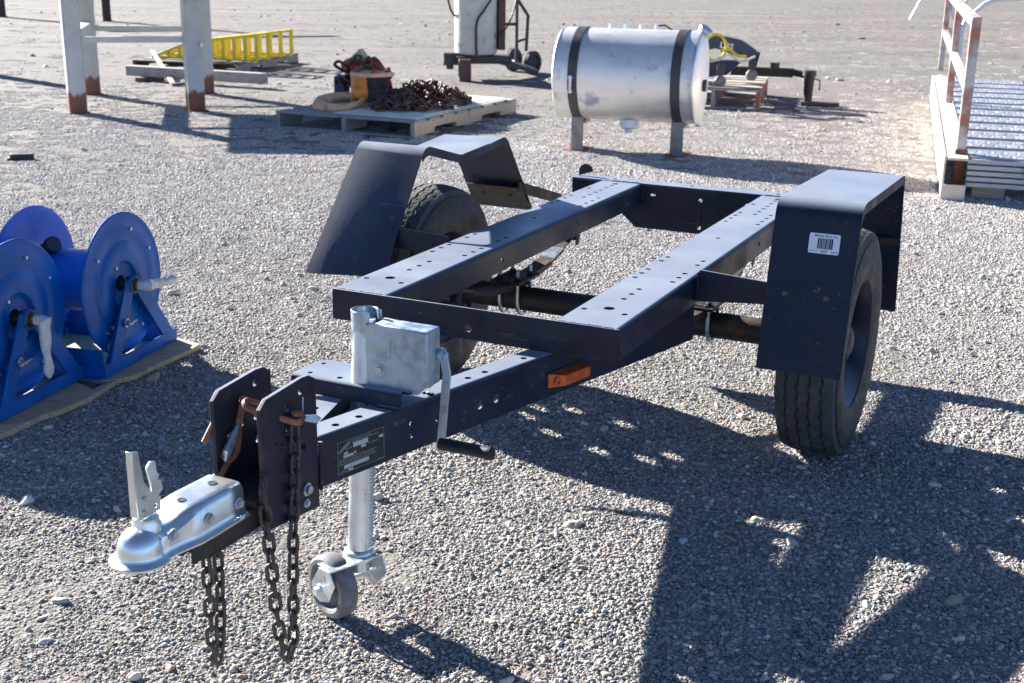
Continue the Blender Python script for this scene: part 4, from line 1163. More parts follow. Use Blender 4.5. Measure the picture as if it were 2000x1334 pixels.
# ------------------------------------------------------------------ hose reels on plywood, left
RD = Vector((.25, .968, 0)).normalized()      # along the board edge
RA = Vector((.968, -.25, 0)).normalized()     # reel axis, towards the camera side
rz_reel = math.atan2(RA.y, RA.x)
def reel_meshes():
    d = {}
    Mx = axes((0, 1, 0), (0, 0, 1), (1, 0, 0), (0, 0, 0))    # lathe about X
    mb = MB()
    mb.lathe([(.030, 0), (.070, 0), (.078, .004), (.084, .016), (.092, .018), (.150, .018), (.156, .013), (.170, .012), (.178, .016), (.215, .014), (.235, .010), (.246, .012), (.256, .014), (.2605, .010), (.260, .006), (.254, .005), (.236, .004), (.176, .006), (.150, .010), (.088, .008), (.07, -.004), (.03, -.004)], Mx, n=72, closed=True)
    d['disc'] = mb.mesh('disc', 'blue', angle=40)
    return d
RM = reel_meshes()
def hose_reel(label, loc, sticker, crank_angle):
    t = thing('hose_reel', label, 'hose reel', (loc[0], loc[1], 0), rz_reel, 'blue hose reels on the plywood')
    # local: x = axis (towards the right end), y = along the board, origin under the right disc centre
    hz = .313; Lr = .345
    link_mesh('disc', RM['disc'], t, (0, 0, hz)); link_mesh('disc', RM['disc'], t, (-Lr, 0, hz), (0, 0, PI))
    mb = MB(); Mx = axes((0, 1, 0), (0, 0, 1), (1, 0, 0), (-Lr, 0, hz))
    mb.lathe([(.112, .002), (.112, Lr - .002)], Mx, n=40); mb.build('drum', 'blue', t)
    mb = MB(); mb.cyl((-Lr - .07, 0, hz), (.075, 0, hz), .016, n=16)
    mb.lathe([(.019, .028), (.030, .03), (.030, .06), (.024, .064), (.024, .075), (.017, .078)], axes((0, 1, 0), (0, 0, 1), (1, 0, 0), (0, 0, hz)), n=18)
    mb.build('shaft', 'brass', t)
    mb = MB()  # capped outlet beside the far disc
    mb.cyl((-Lr + .05, -.02, hz + .10), (-Lr + .11, -.05, hz + .135), .026, n=14); mb.cyl((-Lr + .10, -.045, hz + .13), (-Lr + .125, -.055, hz + .143), .030, n=14); mb.build('outlet_cap', 'black_rubber_hole', t, bevel=.003)
    for xe in (.052, -Lr - .052):
        mb = MB()
        s = 1 if xe > 0 else -1
        # triangular end frame: two flat legs to the axle and a base angle
        for yy in (-.165, .235):
            mb.bar((xe, yy, .045), (xe, .018 if yy > 0 else -.018, hz + .015), .006, .058)
            mb.bar((xe + .018 * s * -1, yy, .045), (xe + .018 * s * -1, .012 if yy > 0 else -.012, hz - .02), .036, .005)
        mb.box(xe - .004, xe + .004, -.225, .275, .028, .072); mb.box(xe - .036, xe + .002, -.225, .275, .024, .029)
        mb.cyl((xe - .008, 0, hz), (xe + .008, 0, hz), .034, n=20)
        mb.build('end_frame', 'blue', t, bevel=.0015)
    for yy in (-.215, .225):
        mb = MB(); mb.box(-Lr - .045, .046, yy - .004, yy + .004, .028, .125); mb.box(-Lr - .045, .046, yy - .004 + (.0 if yy > 0 else -.03), yy + .004 + .0, .0245, .0285)
        mb.build('base_bar', 'blue', t, bevel=.0015)
    if sticker:
        mb = MB(); M = axes((1, 0, 0), (0, 0, 1), (0, -1, 0), (-.335, -.2192, .040))
        mb.box(0, .150, 0, .070, 0, .0006, 0, M); mb.box(.004, .146, .004, .066, .0006, .0009, 1, M)
        mb.text('REELS', .040, M @ Matrix.Translation((.012, .030, .0011)), 0, 'LEFT', .0006); mb.box(.012, .138, .012, .015, .0009, .0012, 0, M); mb.box(.03, .12, .019, .022, .0009, .0012, 0, M)
        mb.build('sticker', ['label_white', 'blue_sticker'], t)
    mb = MB()   # brake screw
    hexbolt(mb, (.060, -.075, .19), (1, 0, 0), .012, .012); mb.cyl((.06, -.075, .19), (.085, -.075, .19), .006, n=8); mb.cyl((.083, -.10, .19), (.083, -.05, .195), .005, n=8)
    mb.build('brake_screw', 'bolt', t)
    # crank wrapped in clear film
    ca = crank_angle
    end = Vector((.115, .175 * math.cos(ca), hz + .175 * math.sin(ca)))
    mid = Vector((.108, .0, hz))
    rs = random.Random(int(ca * 10)); mb = MB()
    path = [Vector((.072, 0, hz)), Vector((.095, 0, hz)), mid + Vector((.006, .004 * math.cos(ca), 0))]
    rad = [.017, .019, .023]
    for k in range(1, 10):
        s = k / 9; path.append(mid.lerp(end, s) + Vector((rs.uniform(-.003, .003), 0, 0))); rad.append(.020 - .007 * s + rs.uniform(-.0035, .004))
    path.append(end + (end - mid).normalized() * .018); rad.append(.006)
    mb.tube(path, rad, n=12); mb.build('wrapped_crank', 'plastic_wrap', t)
    # small bolts in the disc
    for a, r_ in ((.5, .2), (1.25, .2), (2.5, .2), (2.2, .085), (4.0, .2), (5.2, .2)):
        mb = MB(); mb.cyl((.010, r_ * math.cos(a), hz + r_ * math.sin(a)), (.0225, r_ * math.cos(a), hz + r_ * math.sin(a)), .006, n=8)
        mb.build('bolt', 'bolt', t)
    return t
reel_r = (-1.425, 4.405)
hose_reel('blue hose reel nearer the back, crank pointing right over the gravel', reel_r, True, R(-6))
hose_reel('blue hose reel at the left edge, film-wrapped crank hanging straight down', (reel_r[0] - .205, reel_r[1] - .465), False, R(-93))
def board(label, pts, z0, warp, seed):
    rs = random.Random(seed); mb = MB(); n = len(pts)
    t = .019
    bm_pts = [(x, y) for x, y in pts]
    # fan grid for a slightly warped sheet
    V = [(x, y, z0 + warp * math.sin(3 * x + 2 * y) + rs.uniform(-.001, .001)) for x, y in bm_pts]
    vs_ = V + [(x, y, z - t) for x, y, z in V]
    fs = [tuple(range(n)), tuple(range(n, 2 * n))[::-1]] + [(k, n + k, n + (k + 1) % n, (k + 1) % n) for k in range(n)]
    mb.add(vs_, fs)
    return tag(mb.build('plywood_board', 'plywood', bevel=.002), label, 'board', 'plywood boards under the reels')
def along(a, b, n, jit, seed):
    rs = random.Random(seed)
    return [(a[0] + (b[0] - a[0]) * k / n + rs.uniform(-jit, jit), a[1] + (b[1] - a[1]) * k / n + rs.uniform(-jit, jit)) for k in range(n)]
c0, c1, c2 = (-1.195, 4.60), (-1.405, 4.09), (-1.60, 3.64)
board('weathered plywood under the back hose reel, pointed corner to the right', along(c0, (-1.375, 4.16), 7, .006, 1)[::-1] + [(-1.33, 4.70), (-1.60, 4.80), (-2.05, 4.90), (-2.2, 4.40), (-1.70, 4.27), (-1.42, 4.16)], .0245, .001, 4)
board('weathered plywood with broken edge under the left-edge hose reel', along((-1.40, 4.17), (-1.47, 4.02), 3, .008, 2)[::-1] + along((-1.42, 4.0), (-1.64, 3.55), 7, .007, 3) + [(-1.9, 3.45), (-2.4, 3.7), (-2.2, 4.37), (-1.62, 4.24)], .0222, .001, 6)

# ------------------------------------------------------------------ work table, upper left
wt = thing('work_table', 'tall steel work table on four pale square legs with rusty feet', 'table', (-3.77, 12.68, 0), 0)
legs = [(-4.08, 11.78), (-3.055, 12.09), (-4.46, 13.36), (-3.32, 13.60)]
o = Vector((-3.77, 12.68, 0)); ang = math.atan2(.31, 1.025)
HT = 1.15
for k, (x, y) in enumerate(legs):
    M = Matrix.Translation(Vector((x, y, 0)) - o) @ Matrix.Rotation(ang + .18, 4, 'Z')
    hw = .079
    mb = MB(); pr = [(-hw, -hw + .02), (-hw + .02, -hw), (hw - .02, -hw), (hw, -hw + .02), (hw, hw - .02), (hw - .02, hw), (-hw + .02, hw), (-hw, hw - .02)]
    vs_ = [(a, b, 0) for a, b in pr] + [(a, b, HT) for a, b in pr]
    mb.add(vs_, [(i, (i + 1) % 8, 8 + (i + 1) % 8, 8 + i) for i in range(8)] + [tuple(range(8))[::-1], tuple(range(8, 16))], 0, M)
    lg = mb.build('leg', 'post_leg', wt, recalc=True)
    mb = MB(); mb.box(-.10, .10, -.10, .10, 0, .012, 0, M); mb.build('foot_plate', 'post_rust', lg, bevel=.002)
mb = MB()
def tl(i, z): return Vector((legs[i][0], legs[i][1], z)) - o
mb.bar(tl(0, .667), tl(1, .667), .045, .055); mb.build('stretcher', 'post_steel', wt, bevel=.003)
mb = MB(); mb.bar(tl(2, .676), tl(3, .676), .045, .055); mb.build('stretcher', 'post_steel', wt, bevel=.003)
mb = MB(); mb.bar(tl(0, .690), tl(2, .690), .11, .10); mb.build('stretcher', 'post_steel', wt, bevel=.003)
mb = MB()
M = Matrix.Rotation(ang * .85, 4, 'Z')
mb.plate([(-.39, -1.38), (1.30, -1.28), (1.36, .94), (-.88, .96)], .06, Matrix.Translation((0, 0, HT)))
mb.build('table_top', 'post_steel', wt, bevel=.004)
mb = MB(); mb.cyl(tl(1, .62) + Vector((.085, -.06, 0)), tl(1, .62) + Vector((.105, -.07, 0)), .022, n=14); mb.build('bolt', 'bolt', wt)

for lab, (x, y), h, sz in (('dark brown steel post far back at the top left corner', (-11.25, 28.2), 2.6, .17), ('dark brown steel post far back seen between the work table legs', (-8.64, 27.2), 2.6, .16)):
    t = thing('steel_post', lab, 'post', (x, y, 0), .4, 'brown posts far back')
    mb = MB(); s = sz / 2
    mb.box(-s, s, -s, -s + .012, 0, h); mb.box(-s, s, s - .012, s, 0, h); mb.box(-.006, .006, -s + .012, s - .012, 0, h); mb.build('column', 'post_brown', t)
    mb = MB(); mb.box(-s * 1.4, s * 1.4, -s * 1.4, s * 1.4, 0, .016); mb.build('base_plate', 'post_brown', t)
    mb = MB(); mb.box(-.9, .9, -s, s, h, h + .12); mb.build('head_beam', 'post_brown', t)

t = thing('steel_post', 'pale steel post out of view past the left edge, added for its shadow', 'post', (-6.47, 15.40, 0), .3)  # unseen; stands where the shadow band across the gravel leads back to
mb = MB(); mb.box(-.09, .09, -.09, .09, .16, 1.1); mb.build('column', 'post_steel', t, bevel=.012)
mb = MB(); mb.box(-.091, .091, -.091, .091, 0, .16); mb.build('rusty_foot', 'post_rust', t, bevel=.012)

# ------------------------------------------------------------------ pallets
def pallet(label, loc, rz, L_, W_, H_, nb, mats, group='wooden pallets', side_face='wood_pale', gap=.35):
    """origin at the near corner; x along the deck boards (width W_), y along the stringers (length L_)."""
    t = thing('wooden_pallet', label, 'pallet', (loc[0], loc[1], 0), rz, group)
    tb = .018; hs = H_ - 2 * tb - .002
    for i, xc in enumerate((.022, W_ / 2, W_ - .022)):
        mb = MB(); M = axes((0, 1, 0), (0, 0, 1), (1, 0, 0), (xc - .02, 0, tb + .001))
        n1, n2 = L_ * .17, L_ * .38
        out = [(.0, 0), (n1, 0), (n1 + .02, hs * .42), (n2 - .02, hs * .42), (n2, 0), (L_ - n2, 0), (L_ - n2 + .02, hs * .42), (L_ - n1 - .02, hs * .42), (L_ - n1, 0), (L_, 0), (L_, hs), (0, hs)]
        mb.plate(out, .04, M); mb.build('stringer', side_face if i == 2 else mats[0], t, bevel=.002)
    bw = L_ / nb * (1 - gap) if gap else L_ / nb
    rs = random.Random(nb + int(L_ * 100))
    for k in range(nb):
        y0 = k * (L_ - bw) / (nb - 1)
        mb = MB(); mb.box(rs.uniform(-.004, .004), W_ + rs.uniform(-.004, .004), y0, y0 + bw, H_ - tb, H_, 0); mb.build('deck_board', mats[k % len(mats)], t, bevel=.002)
    for k in range(3):
        y0 = k * (L_ - bw * .9) / 2
        mb = MB(); mb.box(0, W_, y0, y0 + bw * .9, .001, tb, 0); mb.build('bottom_board', mats[0], t, bevel=.002)
    return t
# pallet with rigging: near corner at (-.835,10.43); deck boards run to the left
va = Vector((-2.088 + .835, 11.0 - 10.426)); vb = Vector((-.177 + .835, 12.35 - 10.426))
rzp = math.atan2(-va.y, -va.x)
org = Vector((-2.088, 11.0))
HP = pallet('grey weathered pallet carrying the orange hook block and rusty chain heap', org, rzp, 2.02, 1.38, .145, 8, ['wood_grey', 'wood_grey', 'wood_pale'], gap=.22)
def hp(x, y, z=0.0):
    return Vector((org.x + x * math.cos(rzp) - y * math.sin(rzp), org.y + x * math.sin(rzp) + y * math.cos(rzp), z))
ex, ey = Vector((math.cos(rzp), math.sin(rzp), 0)), Vector((-math.sin(rzp), math.cos(rzp), 0))
t = thing('cardboard_sheet', 'pale flattened cardboard sheet under the rusty chain heap', 'cardboard', hp(.95, .85, .147), rzp)
for k, (x0, x1, y0, y1, z0) in enumerate(((-.42, .40, -.76, 1.02, .0), (-.35, .36, -.55, 1.06, .007))):
    mb = MB(); mb.box(x0, x1, y0, y1, z0, z0 + .006); mb.build('layer', 'card', t, bevel=.001)

# chain heap: every link a part
big_link = link_shape(.050, .0225, .0100, n=7, seg=6).mesh('link', 'chain_rust', angle=60)
heap = thing('chain_heap', 'heap of dark rusty chain piled on the cardboard', 'chain', hp(.93, .93, .161), rzp)
rs = random.Random(21)
placed = 0
while placed < 270:
    a = rs.uniform(0, 2 * PI); u = math.sqrt(rs.random())
    x, y = .36 * u * math.cos(a), .62 * u * math.sin(a)
    hmax = .175 * max(0.0, 1 - (u) ** 1.7) * (1.0 if y > -.1 else .75) + .02
    z = hmax * rs.uniform(.55, 1.0) if rs.random() < .8 else hmax * rs.random()
    ob = link_mesh('link', big_link, heap, (x, y, z + .012), (rs.uniform(-1.1, 1.1), rs.uniform(-.9, .9), rs.uniform(0, 2 * PI)))
    placed += 1

# hook block (orange sheave block with ring), and a second rusty one behind it
hb = thing('hook_block', 'orange crane hook block with pale ring lying on the pallet', 'hook block', hp(.50, .80, .147), rzp, 'rigging blocks on the pallet')
hb.scale = (1.28, 1.28, 1.22)
mb = MB()
for z0, z1, r_ in ((.0, .03, .155), (.215, .245, .155)):
    mb = MB(); mb.cyl((0, 0, z0), (0, 0, z1), r_, n=36); mb.build('cheek_plate', 'orange_pale', hb, bevel=.004)
mb = MB(); M = Matrix.Identity(4)
mb.lathe([(.10, .03), (.145, .035), (.120, .075), (.105, .12), (.120, .17), (.145, .21), (.10, .214)], M, n=36); mb.build('sheave', 'cart_dark', hb)
mb = MB(); mb.add(*[[(.150 * math.cos(a) * 1.01, .150 * math.sin(a) * 1.01, z) for a in [R(205 + 9 * k) for k in range(10)] for z in (.03, .216)] + [(.135 * math.cos(a), .135 * math.sin(a), z) for a in [R(205 + 9 * k) for k in range(10)] for z in (.03, .216)],
        [(2 * k, 2 * k + 2, 2 * k + 3, 2 * k + 1) for k in range(9)] + [(20 + 2 * k, 20 + 2 * k + 1, 20 + 2 * k + 3, 20 + 2 * k + 2) for k in range(9)] + [(2 * k + 1, 2 * k + 3, 2 * k + 23, 2 * k + 21) for k in range(9)]])
mb.build('side_guard', 'orange', hb)
hexbolts('bolt', 'rust', hb, [((.115 * math.cos(2 * PI * a / 5 + .3), .115 * math.sin(2 * PI * a / 5 + .3), .245), (0, 0, 1), .018, .035) for a in range(5)])
mb = MB()
pts = [(-.10 + .145 * math.cos(a), -.26 + .155 * math.sin(a), .040 + .03 * math.sin(a)) for a in [2 * PI * k / 28 for k in range(28)]]
mb.tube(pts, [.034 + .014 * math.cos(2 * PI * k / 28 + 2.5) for k in range(28)], n=12, closed=True); mb.build('ring', 'orange_pale', hb)
mb = MB(); mb.cyl((-.05, -.17, .10), (.02, -.11, .10), .05, n=18); mb.build('shank', 'orange', hb)
hb2 = thing('hook_block', 'red and rusty rigging block half hidden behind the orange one', 'hook block', hp(.27, 1.10, .147), rzp + .4, 'rigging blocks on the pallet')
hb2.scale = (1.45, 1.45, 1.45)
mb = MB(); mb.cyl((-.10, 0, .13), (-.06, .02, .15), .13, n=28); mb.build('cheek_plate', 'red_paint', hb2, bevel=.004)
mb = MB(); mb.cyl((.05, .04, .14), (.09, .06, .16), .13, n=28); mb.build('cheek_plate', 'red_paint', hb2, bevel=.004)
mb = MB(); mb.cyl((-.06, .02, .14), (.05, .04, .145), .10, n=28); mb.build('sheave', 'orange', hb2)
mb = MB(); mb.box(-.20, -.12, -.12, .02, .02, .16); mb.build('shackle', 'hoist_blue', hb2, bevel=.01)
mb = MB(); mb.cyl((-.14, .02, .20), (-.02, -.02, .30), .035, n=14); mb.build('pin', 'wood_pale', hb2)
for k in range(26):
    link_mesh('link', big_link, hb2, (rs.uniform(-.17, .02), rs.uniform(-.14, .06), rs.uniform(.10, .25)), (rs.uniform(-1.2, 1.2), rs.uniform(-1, 1), rs.uniform(0, 6)))

# pallet with yellow ramps
P2 = pallet('dark broken pallet under the yellow vehicle ramps', (-4.85, 16.15), R(-13), 1.9, 1.45, .13, 7, ['wood_dark', 'wood_grey'], gap=.3, side_face='wood_grey')
rzr = R(-13)
def ramp(label, ox):
    """folded yellow wheel ramp: two trussed sides, rungs on top; slope rises to the right."""
    o_ = Vector((-4.85, 16.15)); c, s = math.cos(rzr), math.sin(rzr)
    X, Y = 0.12, ox
    t = thing('vehicle_ramp', label, 'ramp', (o_.x + X * c - Y * s, o_.y + X * s + Y * c, .132), rzr, 'yellow ramps on the pallet')
    Lr, Wr = 1.46, .36
    for y in (0.0, Wr):
        mb = MB(); prof = [(0, .02), (.55, .22), (Lr, .33)]
        for a, b in zip(prof[:-1], prof[1:]): mb.bar((a[0], y, a[1]), (b[0], y, b[1]), .035, .035)
        mb.bar((0, y, .02), (Lr, y, .02), .035, .03); mb.build('side_rail', 'yellow', t, bevel=.003)
        for k in range(9):
            x = .24 + k * (Lr - .26) / 8
            zt2 = .02 + (.2 * x / .55 if x < .55 else .2 + .11 * (x - .55) / (Lr - .55))
            mb = MB(); mb.bar((x, y, .03), (x, y, zt2), .045, .028); mb.build('upright', 'yellow', t)
    for k in range(9):
        x = .04 + k * (Lr - .06) / 8
        zt2 = .02 + (.2 * x / .55 if x < .55 else .2 + .11 * (x - .55) / (Lr - .55))
        mb = MB(); mb.bar((x, 0, zt2 + .01), (x, Wr, zt2 + .01), .04, .02); mb.build('rung', 'yellow', t)
ramp('yellow steel vehicle ramp, nearer one of the pair on the dark pallet', .30)
ramp('yellow steel vehicle ramp, farther one of the pair on the dark pallet', 1.05)
t = thing('timber_beam', 'long grey square timber lying on the gravel before the ramps', 'timber', (-3.68, 14.62, 0), math.atan2(14.22 - 14.99, -2.80 + 4.56))
mb = MB(); mb.box(-.95, .95, -.065, .065, .05, .165); mb.build('beam', 'wood_grey', t, bevel=.006)
mb = MB(); mb.box(-.7, -.6, -.2, .2, .003, .05); mb.build('block', 'wood_dark', t)
t = thing('wooden_stick', 'thin pale stick leaning across the grey timber', 'stick', (-3.85, 14.30, 0), 0)
mb = MB(); mb.bar((0, 0, .02), (-.75, 1.9, .24), .05, .03); mb.build('shaft', 'rail_pink', t, bevel=.004)
mb = MB(); mb.bar((0, 0, .018), (.10, .08, .025), .05, .03); mb.build('tip', 'wood_dark', t)

# ------------------------------------------------------------------ cylinder cart, top centre
ct = thing('cylinder_cart', 'dirty white cylinder on a dark two-wheeled hand cart with hoses', 'cart', (-.50, 15.72, 0), R(8))
mb = MB(); mb.lathe([(0, .285), (.20, .29), (.255, .315), (.262, .35), (.262, 1.55), (.24, 1.60), (0, 1.62)], n=44); mb.build('cylinder', 'white_dirty', ct)
mb = MB(); mb.box(.262, .345, -.14, .12, .36, 1.5); mb.build('side_panel', 'maroon', ct, bevel=.004)
mb = MB(); mb.box(-.25, .42, -.22, .28, .20, .285); mb.build('base_tray', 'cart_dark', ct, bevel=.006)
mb = MB(); mb.box(-.235, -.09, -.34, -.20, 0, .26); mb.build('front_leg', 'maroon', ct, bevel=.004)
mb = MB(); mb.cyl((-.42, -.12, .25), (-.22, -.08, .25), .075, n=20); mb.cyl((-.33, -.12, .20), (-.33, -.12, .13), .045, n=14); mb.build('motor', 'cart_dark', ct, bevel=.004)
mb = MB(); mb.add([(.25, -.16, .20), (.25, .30, .20), (.82, .52, .05), (.82, .30, .03), (.25, -.16, .26), (.25, .30, .26), (.82, .52, .10), (.82, .30, .08)], [(0, 1, 2, 3), (4, 7, 6, 5), (0, 3, 7, 4), (1, 5, 6, 2), (2, 6, 7, 3), (0, 4, 5, 1)]); mb.build('toe_plate', 'cart_dark', ct)
for yy in (.62, 1.10):
    mb = MB(); M = axes((.7, .7, 0), (0, 0, 1), (.7, -.7, 0), (.80 if yy < 1 else .62, yy, .15))
    mb.lathe([(.0, -.03), (.07, -.03), (.085, -.022), (.10, -.045), (.14, -.045), (.15, -.03), (.15, .03), (.14, .045), (.10, .045), (.085, .022), (.07, .03), (0, .03)], M, n=32); mb.build('wheel', 'rubber', ct)
mb = MB()
mb.tube([(.56, .40, .14), (.56, .45, 1.6)], .022, n=10); mb.tube([(.36, .35, .64), (.56, .42, .64)], .02, n=8); mb.tube([(.56, .42, .95), (.66, .5, .82), (.72, .55, .74), (.71, .60, .30)], .022, n=10); mb.tube([(.56, .42, .42), (.72, .55, .46)], .016, n=8)
mb.tube([(.62, .62, .15), (.56, 1.05, .15)], .018, n=8); mb.build('handle_frame', 'cart_dark', ct)
mb = MB(); mb.tube(smooth_path([(.10, -.275, 1.3), (.16, -.29, 1.02), (.08, -.31, .86), (-.02, -.30, .7), (-.03, -.29, .45), (-.02, -.30, .28)], 8), .014, n=8); mb.build('hose', 'black_rubber_hole', ct)
mb = MB(); mb.tube(smooth_path([(.58, .35, 1.5), (.55, .30, 1.05), (.47, .1, .80), (.36, -.1, .62), (.25, -.2, .55)], 8), .010, n=8); mb.build('hose', 'black_rubber_hole', ct)
mb = MB(); mb.tube(smooth_path([(-.30, 0, 1.4), (-.36, -.03, 1.1), (-.32, -.05, .85), (-.26, -.05, .75)], 8), .013, n=8); mb.build('hose', 'black_rubber_hole', ct)

# ------------------------------------------------------------------ fuel tank
TA = Vector((.956, -.293, 0)).normalized()
rzt = math.atan2(TA.y, TA.x)
ft = thing('fuel_tank', 'weathered silver aluminium cylinder fuel tank with two black straps on bracket legs', 'tank', (.895, 9.93, 0), rzt)
RT, ZC, HL = .350, .592, .548
Mx = axes((0, 1, 0), (0, 0, 1), (1, 0, 0), (0, 0, ZC))
mb = MB(); mb.lathe([(RT, -HL + .012), (RT, -HL + .10), (RT, HL - .10), (RT, HL - .012)], Mx, n=96); mb.build('barrel', 'alu', ft)
for s in (-1, 1):
    mb = MB(); mb.lathe([(0, s * (HL + .030)), (RT * .6, s * (HL + .022)), (RT * .93, s * (HL + .006)), (RT * .985, s * (HL - .004)), (RT + .002, s * (HL - .010)), (RT + .002, s * (HL - .022))], Mx, n=96); mb.build('end_cap', 'alu_end', ft)
for xs in (-.385, .405):
    mb = MB(); mb.lathe([(RT + .001, xs - .036), (RT + .008, xs - .036), (RT + .008, xs + .036), (RT + .001, xs + .036)], Mx, n=72, closed=True); mb.build('strap', 'strap_black', ft)
    mb = MB()
    # curved J-bracket behind/under, and the leg to the ground
    vs_ = []
    for k in range(13):
        a = R(170 + 110 * k / 12)
        for rr_ in (RT + .009, RT + .034):
            for dx in (-.045, .045): vs_.append((xs + dx, -rr_ * math.cos(a), ZC + rr_ * math.sin(a)))
    fs = []
    for k in range(12):
        a, b = 4 * k, 4 * (k + 1)
        fs += [(a, a + 1, b + 1, b), (a + 2, b + 2, b + 3, a + 3), (a, b, b + 2, a + 2), (a + 1, a + 3, b + 3, b + 1)]
    fs += [(0, 2, 3, 1), (48, 49, 51, 50)]
    mb.add(vs_, fs); mb.build('bracket', 'tank_leg', ft)
    mb = MB(); M = axes((0, 1, 0), (0, 0, 1), (1, 0, 0), (xs - .05, 0, 0))
    mb.plate([(-.14, .008), (.10, .008), (.14, .25), (-.13, .27)], .008, M); mb.box(xs - .042, xs + .05, -.145, -.137, .008, .27); mb.build('leg', 'tank_leg', ft, bevel=.002)
    mb = MB(); mb.box(xs - .10, xs + .07, -.16, .14, 0, .008); mb.build('foot', 'post_rust', ft)
mb = MB(); mb.cyl((-.395, -RT - .02, ZC - .01), (-.395, -RT - .02, ZC - .10), .012, n=10); hexbolt(mb, (-.395, -RT - .02, ZC - .01), (0, 0, 1), .018, .02); hexbolt(mb, (-.395, -RT - .02, ZC - .10), (0, 0, -1), .018, .02); mb.build('strap_bolt', 'bolt', ft)
mb = MB(); mb.lathe([(.075, .06), (.075, .0), (.06, -.012), (.035, -.012), (.035, -.045), (0, -.045)], Matrix.Translation((.01, -.04, ZC - RT - .045)), n=8); mb.build('drain_fitting', 'galv', ft)
mb = MB(); A = Vector((HL - .02, .02, ZC + RT - .03)); D = Vector((.55, -.1, .75)).normalized(); mb.cyl(A - D * .03, A + D * .035, .045, n=20); mb.cyl(A + D * .035, A + D * .065, .056, n=20); mb.build('filler_cap', 'galv', ft, bevel=.004)
hexbolts('top_fitting', 'alu_end', ft, [((-.20 + .12 * k, .10, ZC + RT - .02), (0, 0, 1), .02, .05) for k in range(4)])
mb = MB(); mb.tube([(.16, .10, ZC + RT + .02), (.22, .12, ZC + RT + .03), (.28, .14, ZC + RT - .01)], .008, n=6); mb.build('vent_hose', 'strap_black', ft)
mb = MB(); mb.cyl((HL + .025, -.06, ZC - .05), (HL + .05, -.06, ZC - .05), .045, n=18); mb.build('end_port', 'strap_black', ft, bevel=.003)

# ------------------------------------------------------------------ hoist on a reddish pallet, behind the tank
P3 = pallet('reddish pallet behind the fuel tank with the folded hoist on it', (1.55, 13.10), math.atan2(-.13, .53) , 1.55, .95, .20, 6, ['wood_grey', 'wood_pale'], gap=.3, side_face='wood_red')
ho = thing('shop_hoist', 'folded dark blue shop hoist with wheeled legs and screw jack foot', 'hoist', (2.0, 13.35, .205), R(-12))
ho.scale = (1.12, 1.12, 1.0)
mb = MB()
out = rounded([(-.35, .22), (-.20, .46), (.05, .50), (.28, .45), (.44, .34), (.44, .25), (.30, .27), (.05, .36), (-.15, .30), (-.30, .14)], [.05] * 8, 4)
mb.plate([(p.x, p.y) for p in out], .10, axes((1, 0, 0), (0, 0, 1), (0, -1, 0), (0, .25, 0)))
boom = mb.build('boom', 'hoist_blue', ho, bevel=.006)
mb = MB(); M = axes(Vector((.985, 0, -.17)), Vector((.17, 0, .985)), (0, -1, 0), (-.14, .1485, .365))
mb.text('10', .085, M, 0, 'LEFT', .002); mb.text('LBS', .085, M @ Matrix.Translation((.22, .045, 0)), 0, 'LEFT', .002); mb.build('lettering', 'label_white', boom)
mb = MB(); mb.add([(-.40, -.2, .05), (.18, -.22, .12), (.32, -.10, .26), (-.40, -.05, .25), (-.40, -.08, .05), (.18, -.10, .12), (.32, .02, .26), (-.40, .07, .25)], [(0, 1, 2, 3), (7, 6, 5, 4), (0, 4, 5, 1), (1, 5, 6, 2), (2, 6, 7, 3), (3, 7, 4, 0)]); mb.build('leg_housing', 'hoist_blue', ho, bevel=.01)
for x, y, z in ((.13, -.22, .06), (.40, .12, .10)):
    mb = MB(); M = axes((math.cos(.6), math.sin(.6), 0), (0, 0, 1), (math.sin(.6), -math.cos(.6), 0), (x, y, z))
    mb.lathe([(0, -.022), (.045, -.022), (.058, -.012), (.058, .012), (.045, .022), (0, .022)], M, n=22); mb.build('caster', 'caster', ho)
    mb = MB(); mb.box(x - .035, x + .035, y - .03, y + .03, z + .06, z + .16); mb.build('caster_bracket', 'cart_dark', ho, bevel=.004)
mb = MB(); mb.bar((.20, .35, .12), (.78, .30, .12), .08, .09); mb.bar((.40, .2, .10), (.44, .22, .33), .05, .05); mb.build('drawbar', 'black_under', ho, bevel=.004)
mb = MB(); mb.cyl((.60, .30, .165), (.60, .30, .22), .05, n=14); mb.cyl((.76, .29, .13), (.93, .24, .10), .035, n=12); mb.build('collar', 'black_under', ho)
sj = MB(); sj.cyl((.93, .20, -.18), (.93, .20, .14), .038, .05, n=16); sj.cyl((.93, .20, .10), (.93, .20, .16), .062, n=16); sj.build('screw_jack', 'black_under', ho, bevel=.003)
mb = MB(); mb.box(.87, 1.22, .14, .26, -.198, -.16); mb.build('jack_foot', 'cart_dark', ho, bevel=.003)
mb = MB(); mb.tube([(.97, .20, .08), (1.03, .19, .06), (1.03, .19, -.04)], .008, n=6); mb.build('jack_crank', 'rust', ho)
st = thing('yellow_strap', 'tangled yellow strap lying over the dark blue hoist', 'strap', (1.93, 13.30, .62), 0)
mb = MB(); rs = random.Random(9); pts = []
for k in range(60):
    a = k * .55
    pts.append((-.14 + .10 * math.cos(a * .9) + rs.uniform(-.02, .02), -.13 + .05 * math.sin(a * .7), .0 + .06 * math.sin(a) + rs.uniform(-.015, .015)))
mb.tube(smooth_path(pts, 3), .013, n=6); mb.build('tangle', 'yellow_strap', st)
mb = MB(); mb.tube([(.10 + .11 * math.cos(a), -.17, -.02 + .13 * math.sin(a)) for a in [2 * PI * k / 20 for k in range(20)]], .015, n=6, closed=True)
mb.tube(smooth_path([(.14, -.19, -.06), (.24, -.19, -.04), (.33, -.19, -.10), (.42, -.17, -.11)], 5), .015, n=6); mb.build('loop', 'yellow_strap', st)
